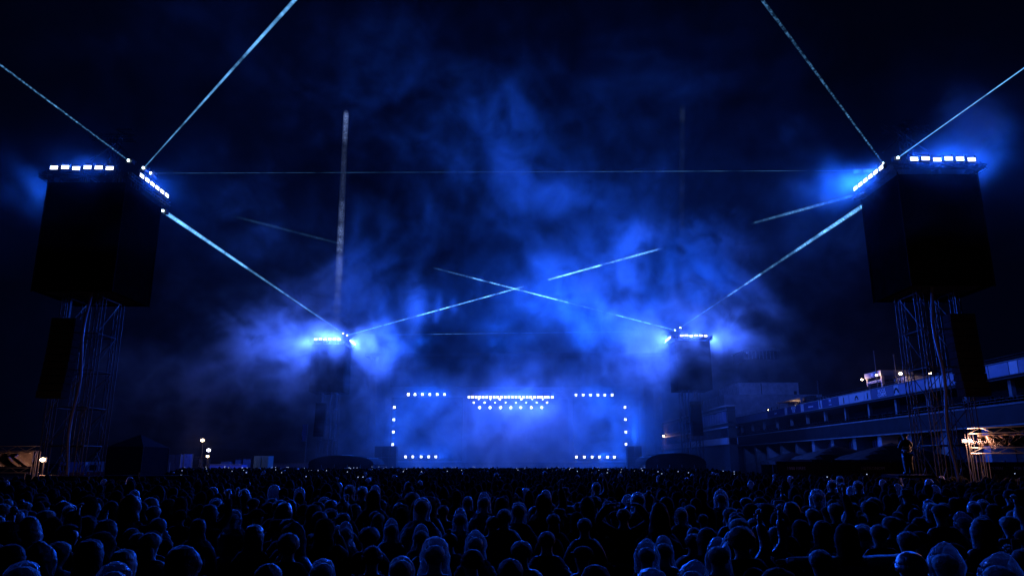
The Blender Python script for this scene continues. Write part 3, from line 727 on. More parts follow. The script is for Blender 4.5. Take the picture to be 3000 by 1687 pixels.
# ---- people placed one by one: px, top py, head width (2576-wide look), look, colour, pose, turn, label
HAND = [
 (1095,1349,75,'clear-wide','black','down',0,'person in big round clear plastic hood, brightest in the front row left of centre'),
 (937,1376,58,'hat-beanie','grey','down',.1,'person in speckled grey knit hat, left of the big round clear hood'),
 (1010,1397,52,'clear-round','black','down',-.2,'person in small clear hood between the knit hat and the big round hood'),
 (985,1302,34,'clear-tall','dark blue','down',.05,'person in narrow clear hood and wet dark jacket behind the knit hat'),
 (1060,1316,36,'clear-tall','black','folded',0,'person in egg-shaped clear hood just behind the big round hood'),
 (1158,1276,38,'frost-tall','dark blue','down',.1,'person in milky pointed hood with wide shoulders, left of the crossing ponchos'),
 (1197,1330,50,'clear-peak','black','down',-.1,'person in pointed clear hood with bright edged poncho shoulders'),
 (1190,1385,56,'hat-beanie','dark blue','down',1.1,'person in smooth close knit cap turned to the left, front row'),
 (1240,1296,42,'collar-x','dark blue','down',.1,'bare-headed person with loose clear poncho collar beside the pointed clear hood'),
 (1305,1262,38,'clear-round','black','down',-.5,'tall person in gleaming clear poncho leaning right in mid crowd'),
 (1268,1278,42,'bare-short','black','down',0,'dark-haired tall person standing just left of the gleaming leaning poncho'),
 (1375,1333,52,'collar-x','black','down',0,'broad dark-haired man whose clear poncho shines on both shoulders'),
 (1498,1420,66,'hood-wide','dark blue','down',.2,'person in blue-lit wide hood cut by the bottom edge, right of centre'),
 (1640,1428,60,'frost-wide','grey','down',.5,'person in lit milky hood at the bottom edge below the hooded broad man'),
 (1568,1276,40,'bare-short','black','head',0,'person with both hands clasped on the head in a shiny jacket'),
 (1658,1262,46,'hood-tall','black','down',0,'broad person in tall dark hood, right of the one with hands on head'),
 (1713,1275,34,'frost-round','dark blue','down',.1,'person in rounded dim blue hood right of the broad dark hood'),
 (1812,1228,34,'clear-peak','black','phone1',-.3,'person in pointed pale hood holding a phone up ahead'),
 (1740,1405,60,'frost-peak','black','folded',.6,'person in crumpled bright-rimmed hood near the bottom, right of centre'),
 (1625,1352,48,'clear-peak','black','down',.1,'person in dark pointed clear hood with thin lit edges'),
 (1668,1345,44,'clear-tall','black','down',-.1,'person in narrow clear hood close beside the thin-edged pointed hood'),
 (2054,1229,34,'frost-wide','dark blue','down',.2,'person in pale round hood with rumpled collar, right mid crowd'),
 (2068,1308,48,'hood-round','dark blue','down',.1,'person in rounded blue hood left of the outstretched arms'),
 (2128,1314,56,'hood-round','grey','wide',0,'person in grey hood stretching both arms out sideways'),
 (2062,1378,66,'bare-short','black','down',0,'dark round head in front of the outstretched arms'),
 (2282,1332,58,'bare-short','grey','down',0,'dark-haired person with a high pale coat collar behind the wool hat'),
 (2290,1391,74,'hat-beanie','grey','down',.1,'person in large pale wool hat beside the big faceted clear hood'),
 (2370,1360,84,'clear-peak','dark blue','down',-.1,'person in big faceted clear hood with sharp peak, front right'),
 (2505,1385,96,'clear-peak','black','down',.4,'person in huge clear hood at the right end of the front row'),
 (2420,1284,46,'frost-peak','grey','down',-1.2,'person in pale hood turned to the right above the big faceted hood'),
 (2366,1266,50,'hat-cap','black','down',0,'person in dark cap behind and left of the right-turned pale hood'),
 (2280,1230,38,'hat-bucket','grey','down',0,'person in flat lit hat in the right middle crowd'),
 (2210,1315,50,'bare-short','black','down',0,'tall dark head between the outstretched arms and the wool hat'),
 (2112,1196,28,'frost-round','grey','down',0,'person in fuzzy pale hat, upper right crowd before the dark board'),
 (2092,1206,28,'clear-round','black','down',0,'person in rim-lit hood touching the fuzzy pale hat on its left'),
 (2157,1208,28,'clear-round','black','down',.2,'person in rim-lit round hood right of the fuzzy pale hat'),
 (1218,1236,32,'frost-tall','grey','down',0,'person in smooth pale egg-shaped hood in the middle of the crowd'),
 (1177,1247,28,'frost-round','dark blue','down',0,'person in smaller pale hood left of the smooth egg-shaped hood'),
 (1062,1250,40,'clear-round','dark blue','down',-.3,'person in lit clear hood with lit right sleeve, left of the egg-shaped hood'),
 (940,1230,38,'hood-round','dark blue','down',.2,'person with blue-lit rounded shoulders in the left middle crowd'),
 (870,1310,36,'frost-tall','dark blue','down',.2,'person in dim narrow hood left of the wet dark jacket'),
 (812,1404,66,'clear-round','black','down',0,'person in rim-lit clear hood at the bottom edge, left of the knit hat'),
 (727,1343,56,'bare-curly','brown','down',0,'person with big curly dark hair in the lower left crowd'),
 (640,1318,50,'hood-round','black','down',0,'person in black hood left of the curly hair'),
 (588,1280,40,'frost-wide','dark blue','down',-.4,'person in blue-lit hood with bright right shoulder, left crowd'),
 (500,1303,42,'hood-round','dark blue','down',.3,'dark hooded person below the left tower with a faint lit rim'),
 (455,1283,34,'hat-beanie','dark blue','down',0,'person in tall dark hat left of the bright-shouldered hood'),
 (290,1412,80,'clear-wide','black','down',-.3,'person in clear hood lit on its right edge at the bottom left'),
 (62,1410,84,'clear-round','black','down',-.4,'person in clear hood in the lower left corner of the crowd'),
 (108,1358,60,'hood-peak','black','down',-.3,'person in dark draped hood above the corner hood, far left'),
 (1470,1300,44,'bare-short','black','down',0,'tall dark-haired person right of the broad shiny poncho'),
 (1420,1225,30,'hat-bucket','black','down',0,'person in brimmed hat in the centre of the crowd'),
 (1604,1236,34,'clear-round','black','phone',0,'person with both hands raised holding a phone, behind the clasped hands'),
 (2100,1262,40,'bare-short','grey','up',0,'person raising one bare arm, left of the right-hand crowd gap'),
 (880,1218,26,'clear-round','black','phone1',0,'person in small lit hood holding a phone low, left centre'),
 (912,1222,26,'frost-round','dark blue','down',0,'person in small pale hood right of the low-held phone'),
 (1500,1212,22,'clear-round','black','up',0,'person with one arm up far back in the centre'),
 (2190,1262,40,'hat-beanie','black','down',0,'person in dark knit hat behind the tall dark head, right'),
 (1392,1290,40,'bare-long','black','down',0,'long-haired person behind the broad shiny poncho'),
 (330,1240,44,'hood-peak','black','down',.2,'person in dark peaked hood below the tent'),
 (225,1245,40,'hood-round','brown','down',0,'person in brown rounded hood below the near left tower'),
 (2470,1300,54,'hood-round','black','down',0,'person in black hood right of the turned pale hood'),
 (2540,1232,38,'hat-beanie','olive','down',0,'person in ribbed hat at the right below the warm banner'),
]
crowd_rng = random.Random(42)
HS = []
for i, (px, py, w, look, colr, pose, rz, lab) in enumerate(HAND):
    sx, sy = px*1.1646, py*1.1646
    d = ray(sx, sy); Y = 500.0/w * (1.12 if look.split('-')[0] in ('clear','frost') and look.endswith(('wide','peak')) else .92)
    z = CAM_Z + d.z/d.y*Y
    zlo, zhi = (1.66, 1.98) if look.split('-')[0] in ('clear','frost','hood') else (1.6, 1.9)
    if z > zhi: Y = (CAM_Z - zhi)/(-d.z/d.y) if d.z < 0 else Y; z = zhi
    if z < zlo: Y = (CAM_Z - zlo)/(-d.z/d.y); z = zlo
    x = d.x/d.y*Y
    dy_ = POSES[pose][0][1][2]
    person(x, Y, z, look, colr, pose, rz, i, lab, None, width=1.0, pack=(i % 9 == 4))
    HS.append((x, Y, sx, sy, w*1.1646))
# ---- the rest of the near crowd: rows of people, none of them hiding the ones placed above
KEEP_OUT = []   # x0,x1,y0,y1 where nobody stands
def clear_ground(x, y):
    # crowd area: between the left compound fence and the boards on the right
    if y > 108: return False
    xl = -27.5 if y < 34 else -25 + (y-34)*.02
    lim_l = xl if y < 34 else (-.46*y if y < 60 else -.42*y-2)
    if y < 34 and x < -27.5: return x > -.75*y
    if y >= 34 and x < max(lim_l, -44): return False
    if y > 46 and x > 17 + (y-46)*.12: return False
    for k, (cx, yf, s) in TOWERS.items():
        if abs(x-cx) < 4.2 and abs(y-(yf+2.2)) < 4.6: return False
    return True
LOOKS = [('bare-short',9),('bare-long',8),('bare-curly',6),('bare-bun',3),('hat-beanie',9),('hat-cap',6),('hat-pompom',2),('hat-bucket',2),('hood-round',20),('hood-tall',3),('hood-peak',2),('clear-round',4),('clear-tall',1),('frost-round',1),('collar-x',2)]
LK = [a for a, n in LOOKS for _ in range(n)]
WORDS = {'bare-short':'short-haired person','bare-long':'long-haired person','bare-curly':'curly-haired person','bare-bun':'person with hair bun','hat-beanie':'person in knit hat','hat-cap':'person in cap','hat-pompom':'person in bobble hat','hat-bucket':'person in brimmed hat','hood-round':'person in cloth hood','hood-tall':'person in tall cloth hood','hood-peak':'person in peaked cloth hood','clear-round':'person in clear hood','clear-tall':'person in tall clear hood','frost-round':'person in milky hood','frost-tall':'person in tall milky hood','collar-x':'bare-headed person in clear poncho'}
placed = [(h[0], h[1]) for h in HS]
cand = []
y = 4.6
while y < 106:
    step = .60 if y < 20 else .74
    half = .80*y + 2
    x = -half + crowd_rng.uniform(0,.5)
    while x < half:
        jx = x + crowd_rng.uniform(-.13,.13); jy = y + crowd_rng.uniform(-.2,.2)
        if clear_ground(jx, jy) and crowd_rng.random() > .06: cand.append((jx, jy))
        x += crowd_rng.uniform(.46,.66) if y < 20 else crowd_rng.uniform(.6,.85)
    y += step
def blocked(x, y, ztop):
    for (hx, hy) in placed:
        if (hx-x)**2 + (hy-y)**2 < .40**2: return True
    px, py = proj((x, y, ztop))
    w = .15/y*F_SRC; wt = .26/y*F_SRC
    for (hx, hy, sx, sy, sw) in HS:
        if y < hy - .05:
            # its head must not cover theirs
            if abs(px-sx) < w + sw*.55 and py < sy + sw*1.25: return True
            if abs(px-sx) < wt + sw*.35 and py + .28/y*F_SRC < sy + sw*1.0: return True
    return False
rest = []; near_n = len(N_PEOPLE)
LIMIT = 299 - 33
for (x, y) in cand:
    look = crowd_rng.choice(LK); zt = crowd_rng.gauss(1.73,.075); zt = min(max(zt,1.55),1.92)
    if look.startswith(('hood','clear','frost')): zt += .05
    px, py = proj((x, y, zt))
    vis = -60 < px < 3060 and py < 1700
    if y < 28 and blocked(x, y, zt): continue
    if vis and near_n < LIMIT and y < 34:
        pose = crowd_rng.choices(['down','folded','phone','phone1','up'], [56,26,3,2,4])[0]
        c = crowd_rng.choices(['black','dark blue','grey','brown','olive','red'], [44,24,14,8,8,2])[0]
        person(x, y, zt, look, c, pose, crowd_rng.gauss(0,.35), crowd_rng.randrange(60), '', None, crowd_rng.gauss(0,.03), crowd_rng.uniform(.95,1.12), crowd_rng.random() < .07)
        near_n += 1
    elif vis or y < 30:
        if vis: rest.append((x, y, zt, look))
# labels of the row people: row from the front, then place from the left
rows = {}
for r in N_PEOPLE: rows.setdefault(int((r[1]-4.2)/.95), []).append(r)
for rk, lst in rows.items():
    lst.sort(key=lambda r: r[0])
    for i, r in enumerate(lst):
        if not r[6]:
            colr = r[5]
            r[3]['label'] = f'{WORDS[r[4]]}, {colr} jacket, {ORD[i]} from left in {ORD[rk]} crowd row'
            r[3]['group'] = 'people in the crowd seen from behind'
        else: r[3]['group'] = 'people in the crowd seen from behind'
        if '_phone' in r[3].keys():
            ph = bpy.data.objects[r[3]['_phone']]; del r[3]['_phone']
            ph['label'] = (f'phone held up by the {ORD[i]} person from left in {ORD[rk]} crowd row')
            ph['group'] = 'phones held up in the crowd'
# ---- the far crowd as one mass
def low_person(kind):
    mb = MB(); k = 8
    prof = {'bare': [(.9,.19,.13),(1.25,.24,.14),(1.40,.23,.13),(1.46,.13,.10),(1.52,.08,.08),(1.58,.085,.09),(1.66,.10,.115),(1.74,.085,.10),(1.79,.03,.03)],
            'hood': [(.9,.2,.15),(1.25,.24,.16),(1.42,.2,.14),(1.5,.12,.12),(1.58,.12,.135),(1.68,.115,.135),(1.78,.07,.08),(1.82,.015,.02)],
            'poncho': [(.9,.33,.25),(1.2,.31,.22),(1.4,.24,.16),(1.49,.13,.13),(1.58,.13,.14),(1.7,.122,.135),(1.78,.085,.1),(1.82,.02,.03)]}[kind]
    mb.rings([[(rx*math.cos(2*math.pi*i/k), ry*math.sin(2*math.pi*i/k), z) for i in range(k)] for z, rx, ry in prof], False, True)
    return np.array([tuple(v) for v in mb.v], np.float32), mb.f
def merge_crowd(name, rows_, mats, kind_of, **kw):
    protos = {k: low_person(k) for k in ('bare','hood','poncho')}
    VV, LV, LS_, MI = [], [], [], []; off = 0
    for (x, y, zt, look) in rows_:
        pk = kind_of(look); v, f = protos[pk]
        s = zt/v[:,2].max(); a = crowd_rng.gauss(0,.5); c, sn = math.cos(a), math.sin(a)
        w = s*crowd_rng.uniform(.92,1.15)
        q = v.copy(); q[:,0] = (v[:,0]*c - v[:,1]*sn)*w + x; q[:,1] = (v[:,0]*sn + v[:,1]*c)*w + y; q[:,2] = v[:,2]*s
        VV.append(q); mi = (2 if pk == 'poncho' and crowd_rng.random() < .35 else crowd_rng.choice((0,0,1)))
        for ff in f: LV.extend([i+off for i in ff]); LS_.append(len(ff)); MI.append(mi)
        off += len(v)
    V = np.concatenate(VV); me = bpy.data.meshes.new(name)
    me.vertices.add(len(V)); me.vertices.foreach_set('co', V.ravel())
    me.loops.add(len(LV)); me.loops.foreach_set('vertex_index', np.array(LV, np.int32))
    st = np.concatenate([[0], np.cumsum(LS_)[:-1]]).astype(np.int32)
    me.polygons.add(len(LS_)); me.polygons.foreach_set('loop_start', st); me.polygons.foreach_set('loop_total', np.array(LS_, np.int32))
    for m in mats: me.materials.append(m)
    me.polygons.foreach_set('material_index', np.array(MI, np.int32)); me.polygons.foreach_set('use_smooth', np.ones(len(LS_), bool))
    me.update(calc_edges=True); me.validate()
    return tag(link(name, me), **kw)
M_FARC = [cloth_mat('far dark wet cloth', (.002,.002,.003), .6, .3), cloth_mat('far grey cloth', (.006,.006,.007), .7, .3), M_FROST]
merge_crowd('distant_crowd', rest, M_FARC, lambda l: 'poncho' if l.startswith(('clear','frost')) else 'hood' if l.startswith('hood') else 'bare', kind='stuff', label='dense dark crowd filling the ground as far as the stage')
# glowing specks that paint wet poncho highlights far in the crowd
mb = MB(); rg = random.Random(5)
for _ in range(150):
    x, y, zt, lk = rest[rg.randrange(len(rest))]
    if y < 38: continue
    a = .018 + y*.0003
    mb.box((x-a*.6, y-.5, zt+.05), (x+a*.6, y-.49, zt+.05+a*1.3))
mb.build('poncho_glints', emit('painted poncho glint', (.55,.66,1.0), 1.3), kind='stuff', label='glowing specks painted for wet poncho glints over the far crowd')
print('people', len(N_PEOPLE), 'rest', len(rest))
# ================================================================ writing
def text_on(name, s, size, M, m, parent, ext=.004, **kw):
    cu = bpy.data.curves.new(name, 'FONT'); cu.body = s; cu.size = size; cu.extrude = ext; cu.align_x = 'CENTER'; cu.align_y = 'CENTER'; cu.resolution_u = 2
    o = bpy.data.objects.new(name, cu); COL.objects.link(o)
    me = bpy.data.meshes.new_from_object(o.evaluated_get(bpy.context.evaluated_depsgraph_get()))
    bpy.data.objects.remove(o); bpy.data.curves.remove(cu)
    me.materials.clear(); me.materials.append(m); me.transform(M)
    return tag(link(name, me, None, parent), **kw)
# ================================================================ the long pit building on the right
M_CONC = mat('pale concrete', (.16,.16,.16), .8, 0, .2, 1.5)
M_DARKW = mat('dark wall', (.016,.016,.018), .8, 0, .1, 2)
M_WHITEP = mat('white panel', (.30,.30,.32), .5, 0, .05, 3, .1)
M_BLUEP = mat('plain blue banner', (.09,.12,.21), .6, 0, .1, 2, .12)
M_NAVY = mat('navy banner', (.012,.02,.07), .6, 0, .1, 2, .1)
M_PRINT = mat('white print', (.75,.75,.78), .6)
M_GLASS = mat('dark glazing', (.01,.012,.02), .12)
M_SHUT = mat('roller shutter', (.16,.13,.11), .6)
ROT = -math.atan(.0107)
GX = 44.0
def GP(u, v, z): return Vector((GX + .0107*u + v, u, z))
GM = Matrix.Translation((GX,0,0)) @ Matrix.Rotation(ROT, 4, 'Z')
def u_of(px, v=0.0):
    return (GX+v)/((px-1500)/F_SRC/1.0 - .0107)
def gbox(name, u0, u1, v0, v1, z0, z1, m, parent, **kw):
    return MB().box((v0,u0,z0),(v1,u1,z1), GM).build(name, m, parent, **kw)
pit = thing('pit_building', 'long multi-storey pit building with banner parapet running back on the right', 'building', (GX, 100, 0))
U0, U1 = 34, 156
gbox('terrace_slab', U0, U1, .12, 14, 9.85, 10.2, M_DARKW, pit)
gbox('middle_slab', U0, U1, .1, 14, 5.82, 6.6, M_DARKW, pit)
gbox('parapet', U0, U1, -.12, .08, 5.9, 7.5, mat('grey parapet', (.014,.014,.016), .7, 0, .1, .8), pit)
gbox('coping', U0, U1, -.22, .16, 7.51, 7.66, M_CONC, pit)
gbox('ledge', U0, U1, -.35, .1, 5.66, 5.81, M_CONC, pit)
gbox('back_wall', U0, U1, 6.5, 6.8, 6.61, 9.84, M_DARKW, pit)
gbox('end_wall', U1, U1+.4, .1, 14, 0, 11.2, M_DARKW, pit)
u = 46.5
k = 0
while u < 155:
    gbox('column', u-.22, u+.22, 1.0, 1.4, 6.61, 9.84, M_CONC, pit)
    u += 7.0
for z in (7.95, 8.2):
    bar('hand_rail', GP(U0,0,z-.02), GP(U1,0,z-.02), .025, M_STEEL, pit)
for z in (11.62, 11.85):
    bar('terrace_rail', GP(U0,.1,z), GP(U1,.1,z), .022, M_STEEL, pit)
# the banner parapet of the terrace, panel by panel
def c7(v): return 2100 + v/2.862
FAS = [(2960,2700,'b',''),(2700,2540,'b',''),(2540,2460,'w',''),(2460,2285,'b',''),(2285,2135,'b',''),(2135,2070,'w',''),(2070,1895,'b',''),(1895,1760,'w',''),(1760,1740,'w',''),(1740,1630,'b',''),(1630,1515,'b',''),(1515,1470,'w','arc'),
       (1470,1275,'n','ROCK\nCORPS'),(1275,1220,'w','fig'),(1220,1090,'w','arc'),(1090,1002,'w','fig'),(1002,860,'n','M\nmusiq'),(860,830,'w','fig'),(830,705,'n',"metronom"),(705,680,'w',''),(680,565,'n','ROCK\nFOR'),(565,545,'w',''),(545,400,'n','Jules #'),(400,250,'b',''),(250,110,'b','')]
gbox('cap_strip', U0, U1, -.16, .12, 11.30, 11.38, M_CONC, pit); gbox('foot_strip', U0, U1, -.16, .12, 10.06, 10.13, M_CONC, pit)
for a, b, kd, tx in FAS:
    ua, ub = u_of(c7(a)), u_of(c7(b))
    ua = max(ua, U0); 
    if ub <= ua+.05: continue
    p = gbox('banner_panel', ua+.05, ub-.05, -.06, -.005, 10.15, 11.28, {'b':M_BLUEP,'w':M_WHITEP,'n':M_NAVY}[kd], pit, label={'b':'plain light blue banner','w':'white banner','n':'navy banner with white print'}[kd])
    uc, L_ = (ua+ub)/2, ub-ua
    B = GM @ Matrix.Translation((-.075, uc, 10.7)) @ Matrix(((0,0,-1,0),(-1,0,0,0),(0,1,0,0),(0,0,0,1)))
    if kd == 'n' and tx:
        ls = tx.split('\n')
        wide = min(1.5, L_*.32)
        if len(ls) == 2:
            big = ls[0] == 'M'
            for i, q in enumerate(ls):
                s = .62 if not (big and i) else .28
                sx = (1.0 if not big else 1.3)
                t_ = text_on('lettering', q, s, B @ Matrix.Translation((0,.26-.5*i,0)) @ Matrix.Diagonal((wide/1.35 if len(q) > 3 and not (big and i) else sx, 1,1,1)), M_PRINT, pit, label=f'white lettering {q}')
        else: text_on('lettering', ls[0], .42, B, M_PRINT, pit, label=f'white lettering {ls[0]}')
    elif tx == 'fig':
        mb = MB(); mb.tube((0,.28,0),(0,.28,.01),.1,k=10); mb.box((-.12,-.12,0),(.12,.2,.01)); mb.box((-.12,-.45,0),(-.02,-.12,.01)); mb.box((.02,-.45,0),(.14,-.12,.01))
        me = mb.mesh('printed_figure', M_BLACK); me.transform(B); link('printed_figure', me, None, pit)
    elif tx == 'arc':
        mb = MB()
        for i in range(10):
            a0, a1 = math.pi*i/10, math.pi*(i+1)/10
            mb.quad((.55*math.cos(a0),-.35+.62*math.sin(a0),.004),(.55*math.cos(a1),-.35+.62*math.sin(a1),.004),(.32*math.cos(a1),-.35+.38*math.sin(a1),.004),(.32*math.cos(a0),-.35+.38*math.sin(a0),.004))
        me = mb.mesh('printed_arch', M_BLACK); me.transform(B); link('printed_arch', me, None, pit)
# ground floor: piers, roller doors, frieze
gbox('ground_wall', U0, U1, 2.6, 2.9, 0, 5.65, M_DARKW, pit)
u = 43.0; i = 0
while u < 152:
    gbox('pier', u-.5, u+.5, .3, 2.59, 0, 5.65, M_WHITEP if i % 3 == 1 else M_CONC, pit)
    d_ = gbox('roller_door', u+.9, u+6.1, 2.45, 2.55, 0, 3.9, M_SHUT if i % 2 else mat('blue door',(.05,.07,.16),.6), pit)
    for s in range(7): gbox('door_slat', u+.92, u+6.08, 2.40, 2.445, .1+s*.55, .55+s*.55, M_SHUT if i % 2 else MATS['blue door'], d_)
    gbox('frieze', u+.6, u+6.4, 2.3, 2.38, 4.2, 5.4, M_NAVY, pit)
    for q in range(9): gbox('frieze_strip', u+.8+q*.62, u+1.12+q*.62, 2.25, 2.29, 4.35, 5.25, M_BLUEP, pit)
    u += 7; i += 1
# canopy hut with lamps on the terrace
hut = thing('terrace_hut', 'lit canopy hut with two warm lamps standing on the pit building terrace', 'hut', tuple(GP(93,1.5,10.2)))
gbox('roof', 91, 95.4, .9, 5, 13.0, 13.65, M_WHITEP, hut); gbox('post', 94.9, 95.2, 1.0, 1.3, 10.2, 12.99, M_WHITEP, hut); gbox('post', 91.1, 91.4, 1.0, 1.3, 10.2, 12.99, M_WHITEP, hut)
gbox('lintel', 91.45, 94.85, 1.05, 1.25, 12.3, 12.6, M_WHITEP, hut); gbox('back_wall', 91, 95.3, 4.6, 4.9, 10.2, 12.99, M_WHITEP, hut); gbox('sign', 92.9, 93.5, .84, .89, 13.15, 13.5, M_PRINT, hut)
box2 = thing('terrace_container', 'pale cabin beside the lit canopy hut on the terrace', 'cabin', tuple(GP(88,3,10.2)))
gbox('wall', 88.2, 90.6, 2.5, 5.5, 10.2, 12.6, M_WHITEP, box2); gbox('door', 88.8, 89.7, 2.42, 2.49, 10.25, 12.2, M_SHUT, box2); gbox('roof', 88.0, 90.8, 2.3, 5.7, 12.62, 12.8, M_DARKW, box2)
hut2 = thing('terrace_hut', 'small hut with warm open front far along the terrace', 'hut', tuple(GP(128,2,10.2)))
gbox('roof', 120, 131, 1.6, 6, 12.7, 12.95, M_CONC, hut2); gbox('back_wall', 120, 131, 3.6, 3.9, 10.2, 12.69, M_CONC, hut2); gbox('post', 120, 120.3, 1.7, 2, 10.2, 12.69, M_CONC, hut2); gbox('post', 130.7, 131, 1.7, 2, 10.2, 12.69, M_CONC, hut2)
spk = thing('speaker_cabinet', 'black box on the terrace beside the warm open-front hut', 'speaker', tuple(GP(116,1.5,10.2)))
gbox('case', 114.3, 116.5, .9, 2, 10.2, 12.6, M_HOUSE, spk); gbox('grille', 114.4, 116.4, .86, .895, 10.3, 12.5, M_BLACK, spk)
LAMPS = []
def lamp(p, label, m, e, col, r=.1, pole=None, cat='lamp', rad=.1, name='lamp'):
    p = Vector(p); t = thing(name, label, cat, tuple(p), 0, None)
    MB().ell(p, (r,r,r*.8), 10, 7).build('bulb', m, t, smooth=True)
    MB().box(p+Vector((-r*1.2,r*.9,-r*.9)), p+Vector((r*1.2,r*1.6,r*.9))).build('housing', M_HOUSE, t)
    if pole is not None: bar('pole', (p.x,p.y+r*1.3,pole), (p.x,p.y+r*1.3,p.z-r*.5), .03, M_BLACK, t)
    point('lamp_light', (p.x, p.y-r*2.2, p.z), e, col, rad)
    return t
WC = (1.0,.55,.28)
lamp(GP(95.3,.5,12.95), 'warm lamp at the left corner of the canopy hut roof', M_WARM, 36, WC, .12)
lamp(GP(91.3,.5,13.05), 'warm lamp at the right corner of the canopy hut roof', M_WARM, 36, WC, .12)
lamp(GP(87.4,1.5,12.8), 'brightest warm lamp on the terrace, right of the canopy hut', M_WARM, 150, (1,.6,.35), .17, 10.2)
lamp(GP(80,.9,11.95), 'warm lamp on the terrace beside the near right tower mast', M_WARM, 48, WC, .12, 10.2)
lamp(GP(126,3.0,11.9), 'warm lamp inside the far open-front terrace hut', M_WARM, 90, WC, .16, 10.2)
lamp(GP(135,1.3,11.8), 'small warm lamp at the far end of the terrace', M_WARM, 12, WC, .08, 10.2)
lt = thing('door_light', 'white strip light above the open garage door of the pit building', 'lamp', tuple(GP(86.3,1.5,5.3)))
MB().box((1.4,84.6,5.2),(1.55,88.0,5.3), GM).build('tube', emit('strip light', (1,.8,.72), 5), lt); MB().box((1.35,84.5,5.305),(1.6,88.1,5.38), GM).build('housing', M_HOUSE, lt)
area('door_light_lamp', tuple(GP(86.3,1.5,5.15)), (0.1,0,-1), .2, 3, 50, (1,.6,.45))
for px, y0, u_, v_ in ((2395,1118,106,4),(2560,1030,92,5),(2618,1040,88,6),(2838,985,72,6)):
    p = U(px, y0, u_); ms = thing('mast', f'thin mast on the terrace roof {"beside the white block" if px<2400 else "behind the canopy hut" if px<2600 else "behind the brightest terrace lamp" if px<2700 else "right of the near right tower"}', 'mast', (p.x, u_, 10.2), 0, 'thin masts on the terrace')
    bar('pole', (p.x,u_,10.2), tuple(p), .05, M_STEEL, ms); MB().ell(p,(.09,.09,.14),8,6).build('finial', M_STEEL, ms)
# spectators: dark mass on the middle deck, single people on the terrace
rg = random.Random(3)
deck = []
for _ in range(900):
    u_ = rg.uniform(46,154); v_ = rg.choice((.5,.95,1.8,2.6)); p = GP(u_, v_, 0); deck.append((p.x, p.y, rg.gauss(1.72,.08), rg.choice(('bare','bare','hood-x'))))
dk = merge_crowd('spectators', deck, M_FARC, lambda l: 'hood' if l.startswith('hood') else 'bare', kind='stuff', label='dark spectators packed along the middle deck of the pit building')
dk.location.z = 6.6
protos = {k: low_person(k) for k in ('bare','hood')}
low_me = {}
for k in protos:
    v, f = protos[k]; me = bpy.data.meshes.new('body'); 
    leg = MB().tube((-.1,0,0),(-.12,0,.95),.07,.1,8).tube((.1,0,0),(.12,0,.95),.07,.1,8).tube((-.24,.02,.85),(-.23,0,1.42),.045,.06,7).tube((.24,.02,.85),(.23,0,1.42),.045,.06,7)
    n = len(v); me.from_pydata([tuple(q) for q in v]+[tuple(q) for q in leg.v], [], list(f)+[tuple(i+n for i in q) for q in leg.f])
    me.materials.append(CLOTHS['black']); me.polygons.foreach_set('use_smooth', [True]*len(me.polygons)); low_me[k] = me
TS = [c7(v) for v in (622,640,655,672,688,703,722,748,770,803,842,868,885,900,930,957,1085,1235,1250,1320,1335,1350,1368,1385,1462,1480,1500,400,420,450,1410)]
for i, px in enumerate(sorted(TS)):
    u_ = u_of(px, .6); p = GP(u_, .6 + .35*(i%3), 10.2)
    o = bpy.data.objects.new('person', low_me['bare' if i % 3 else 'hood']); COL.objects.link(o); o.location = p; s = .96+.05*(i*7%5)/4; o.scale = (s,s,s); o.rotation_euler = (0,0,R(90)+rg.gauss(0,.6))
    tag(o, f'{ORD[i]} person from the left standing at the terrace rail of the pit building', 'person', 'people along the terrace rail')
# ================================================================ buildings behind
def bbox(name, x0,x1,y0,y1,z0,z1,m,parent,**kw): return MB().box((x0,y0,z0),(x1,y1,z1)).build(name,m,parent,**kw)
wb = thing('white_building', 'pale windowless block rising behind the far end of the pit building', 'building', (53,158,0))
bbox('wall', 49.4,62.4,160,175,16.7,19.4,mat('white cladding',(.75,.70,.72),.6,0,.1,1),wb); bbox('lower_wall', 45.5,66.5,158,176,0,16.69,mat('dim white wall',(.5,.47,.5),.7,0,.1,1),wb)
bbox('joint', 54.2,54.35,159.9,159.99,16.75,19.3,M_DARKW,wb); bbox('door', 61.3,61.9,159.9,159.98,16.75,17.6,M_DARKW,wb); bbox('roof_edge', 49.3,62.5,159.85,175.1,19.42,19.55,M_CONC,wb)
dm = thing('roof_dome', 'faint round dome on top of the pale block', 'dome', (57.6,166,19.5)); MB().ell((57.6,166,19.5),(1.5,1.5,1.3),16,10).build('shell', M_DARKW, dm, smooth=True); MB().tube((57.6,166,19.4),(57.6,166,19.6),1.6,k=16).build('base_ring', M_CONC, dm)
ct = thing('control_tower', 'dark control tower with glazed curved top behind the smoke', 'tower', (56,172,0))
bbox('shaft', 55.4,60.2,172,178,0,26.0,M_DARKW,ct); bbox('side_block', 51.5,55.35,172,178,0,21.0,M_DARKW,ct)
for i in range(8):
    x = 55.0+i*.85; bbox('window', x,x+.7,171.4,171.5,26.3,27.9,M_GLASS,ct)
    bbox('mullion', x+.72,x+.82,171.35,171.5,26.2,28.0,M_CONC,ct)
MB().rings([[(x,y,z) for x,y in ((54.6,171.6),(62.6,171.6),(62.6,179),(54.6,179))] for z in (26.02,28.1)]).build('cabin_wall', M_DARKW, ct)
MB().rings([[(58.6+(4.6*(1-t*.3))*sx, 175.3+4.4*sy, 28.12+.7*t) for sx,sy in ((-1,-1),(1,-1),(1,1),(-1,1))] for t in (0,.5,1)]).build('roof', M_CONC, ct)
lb = thing('glass_building', 'low glazed building with pale bands beyond the far right tower', 'building', (34,140,0))
X0 = 34
bbox('wall', X0+.3,X0+1.6,118,169,0,11.2,M_DARKW,lb)
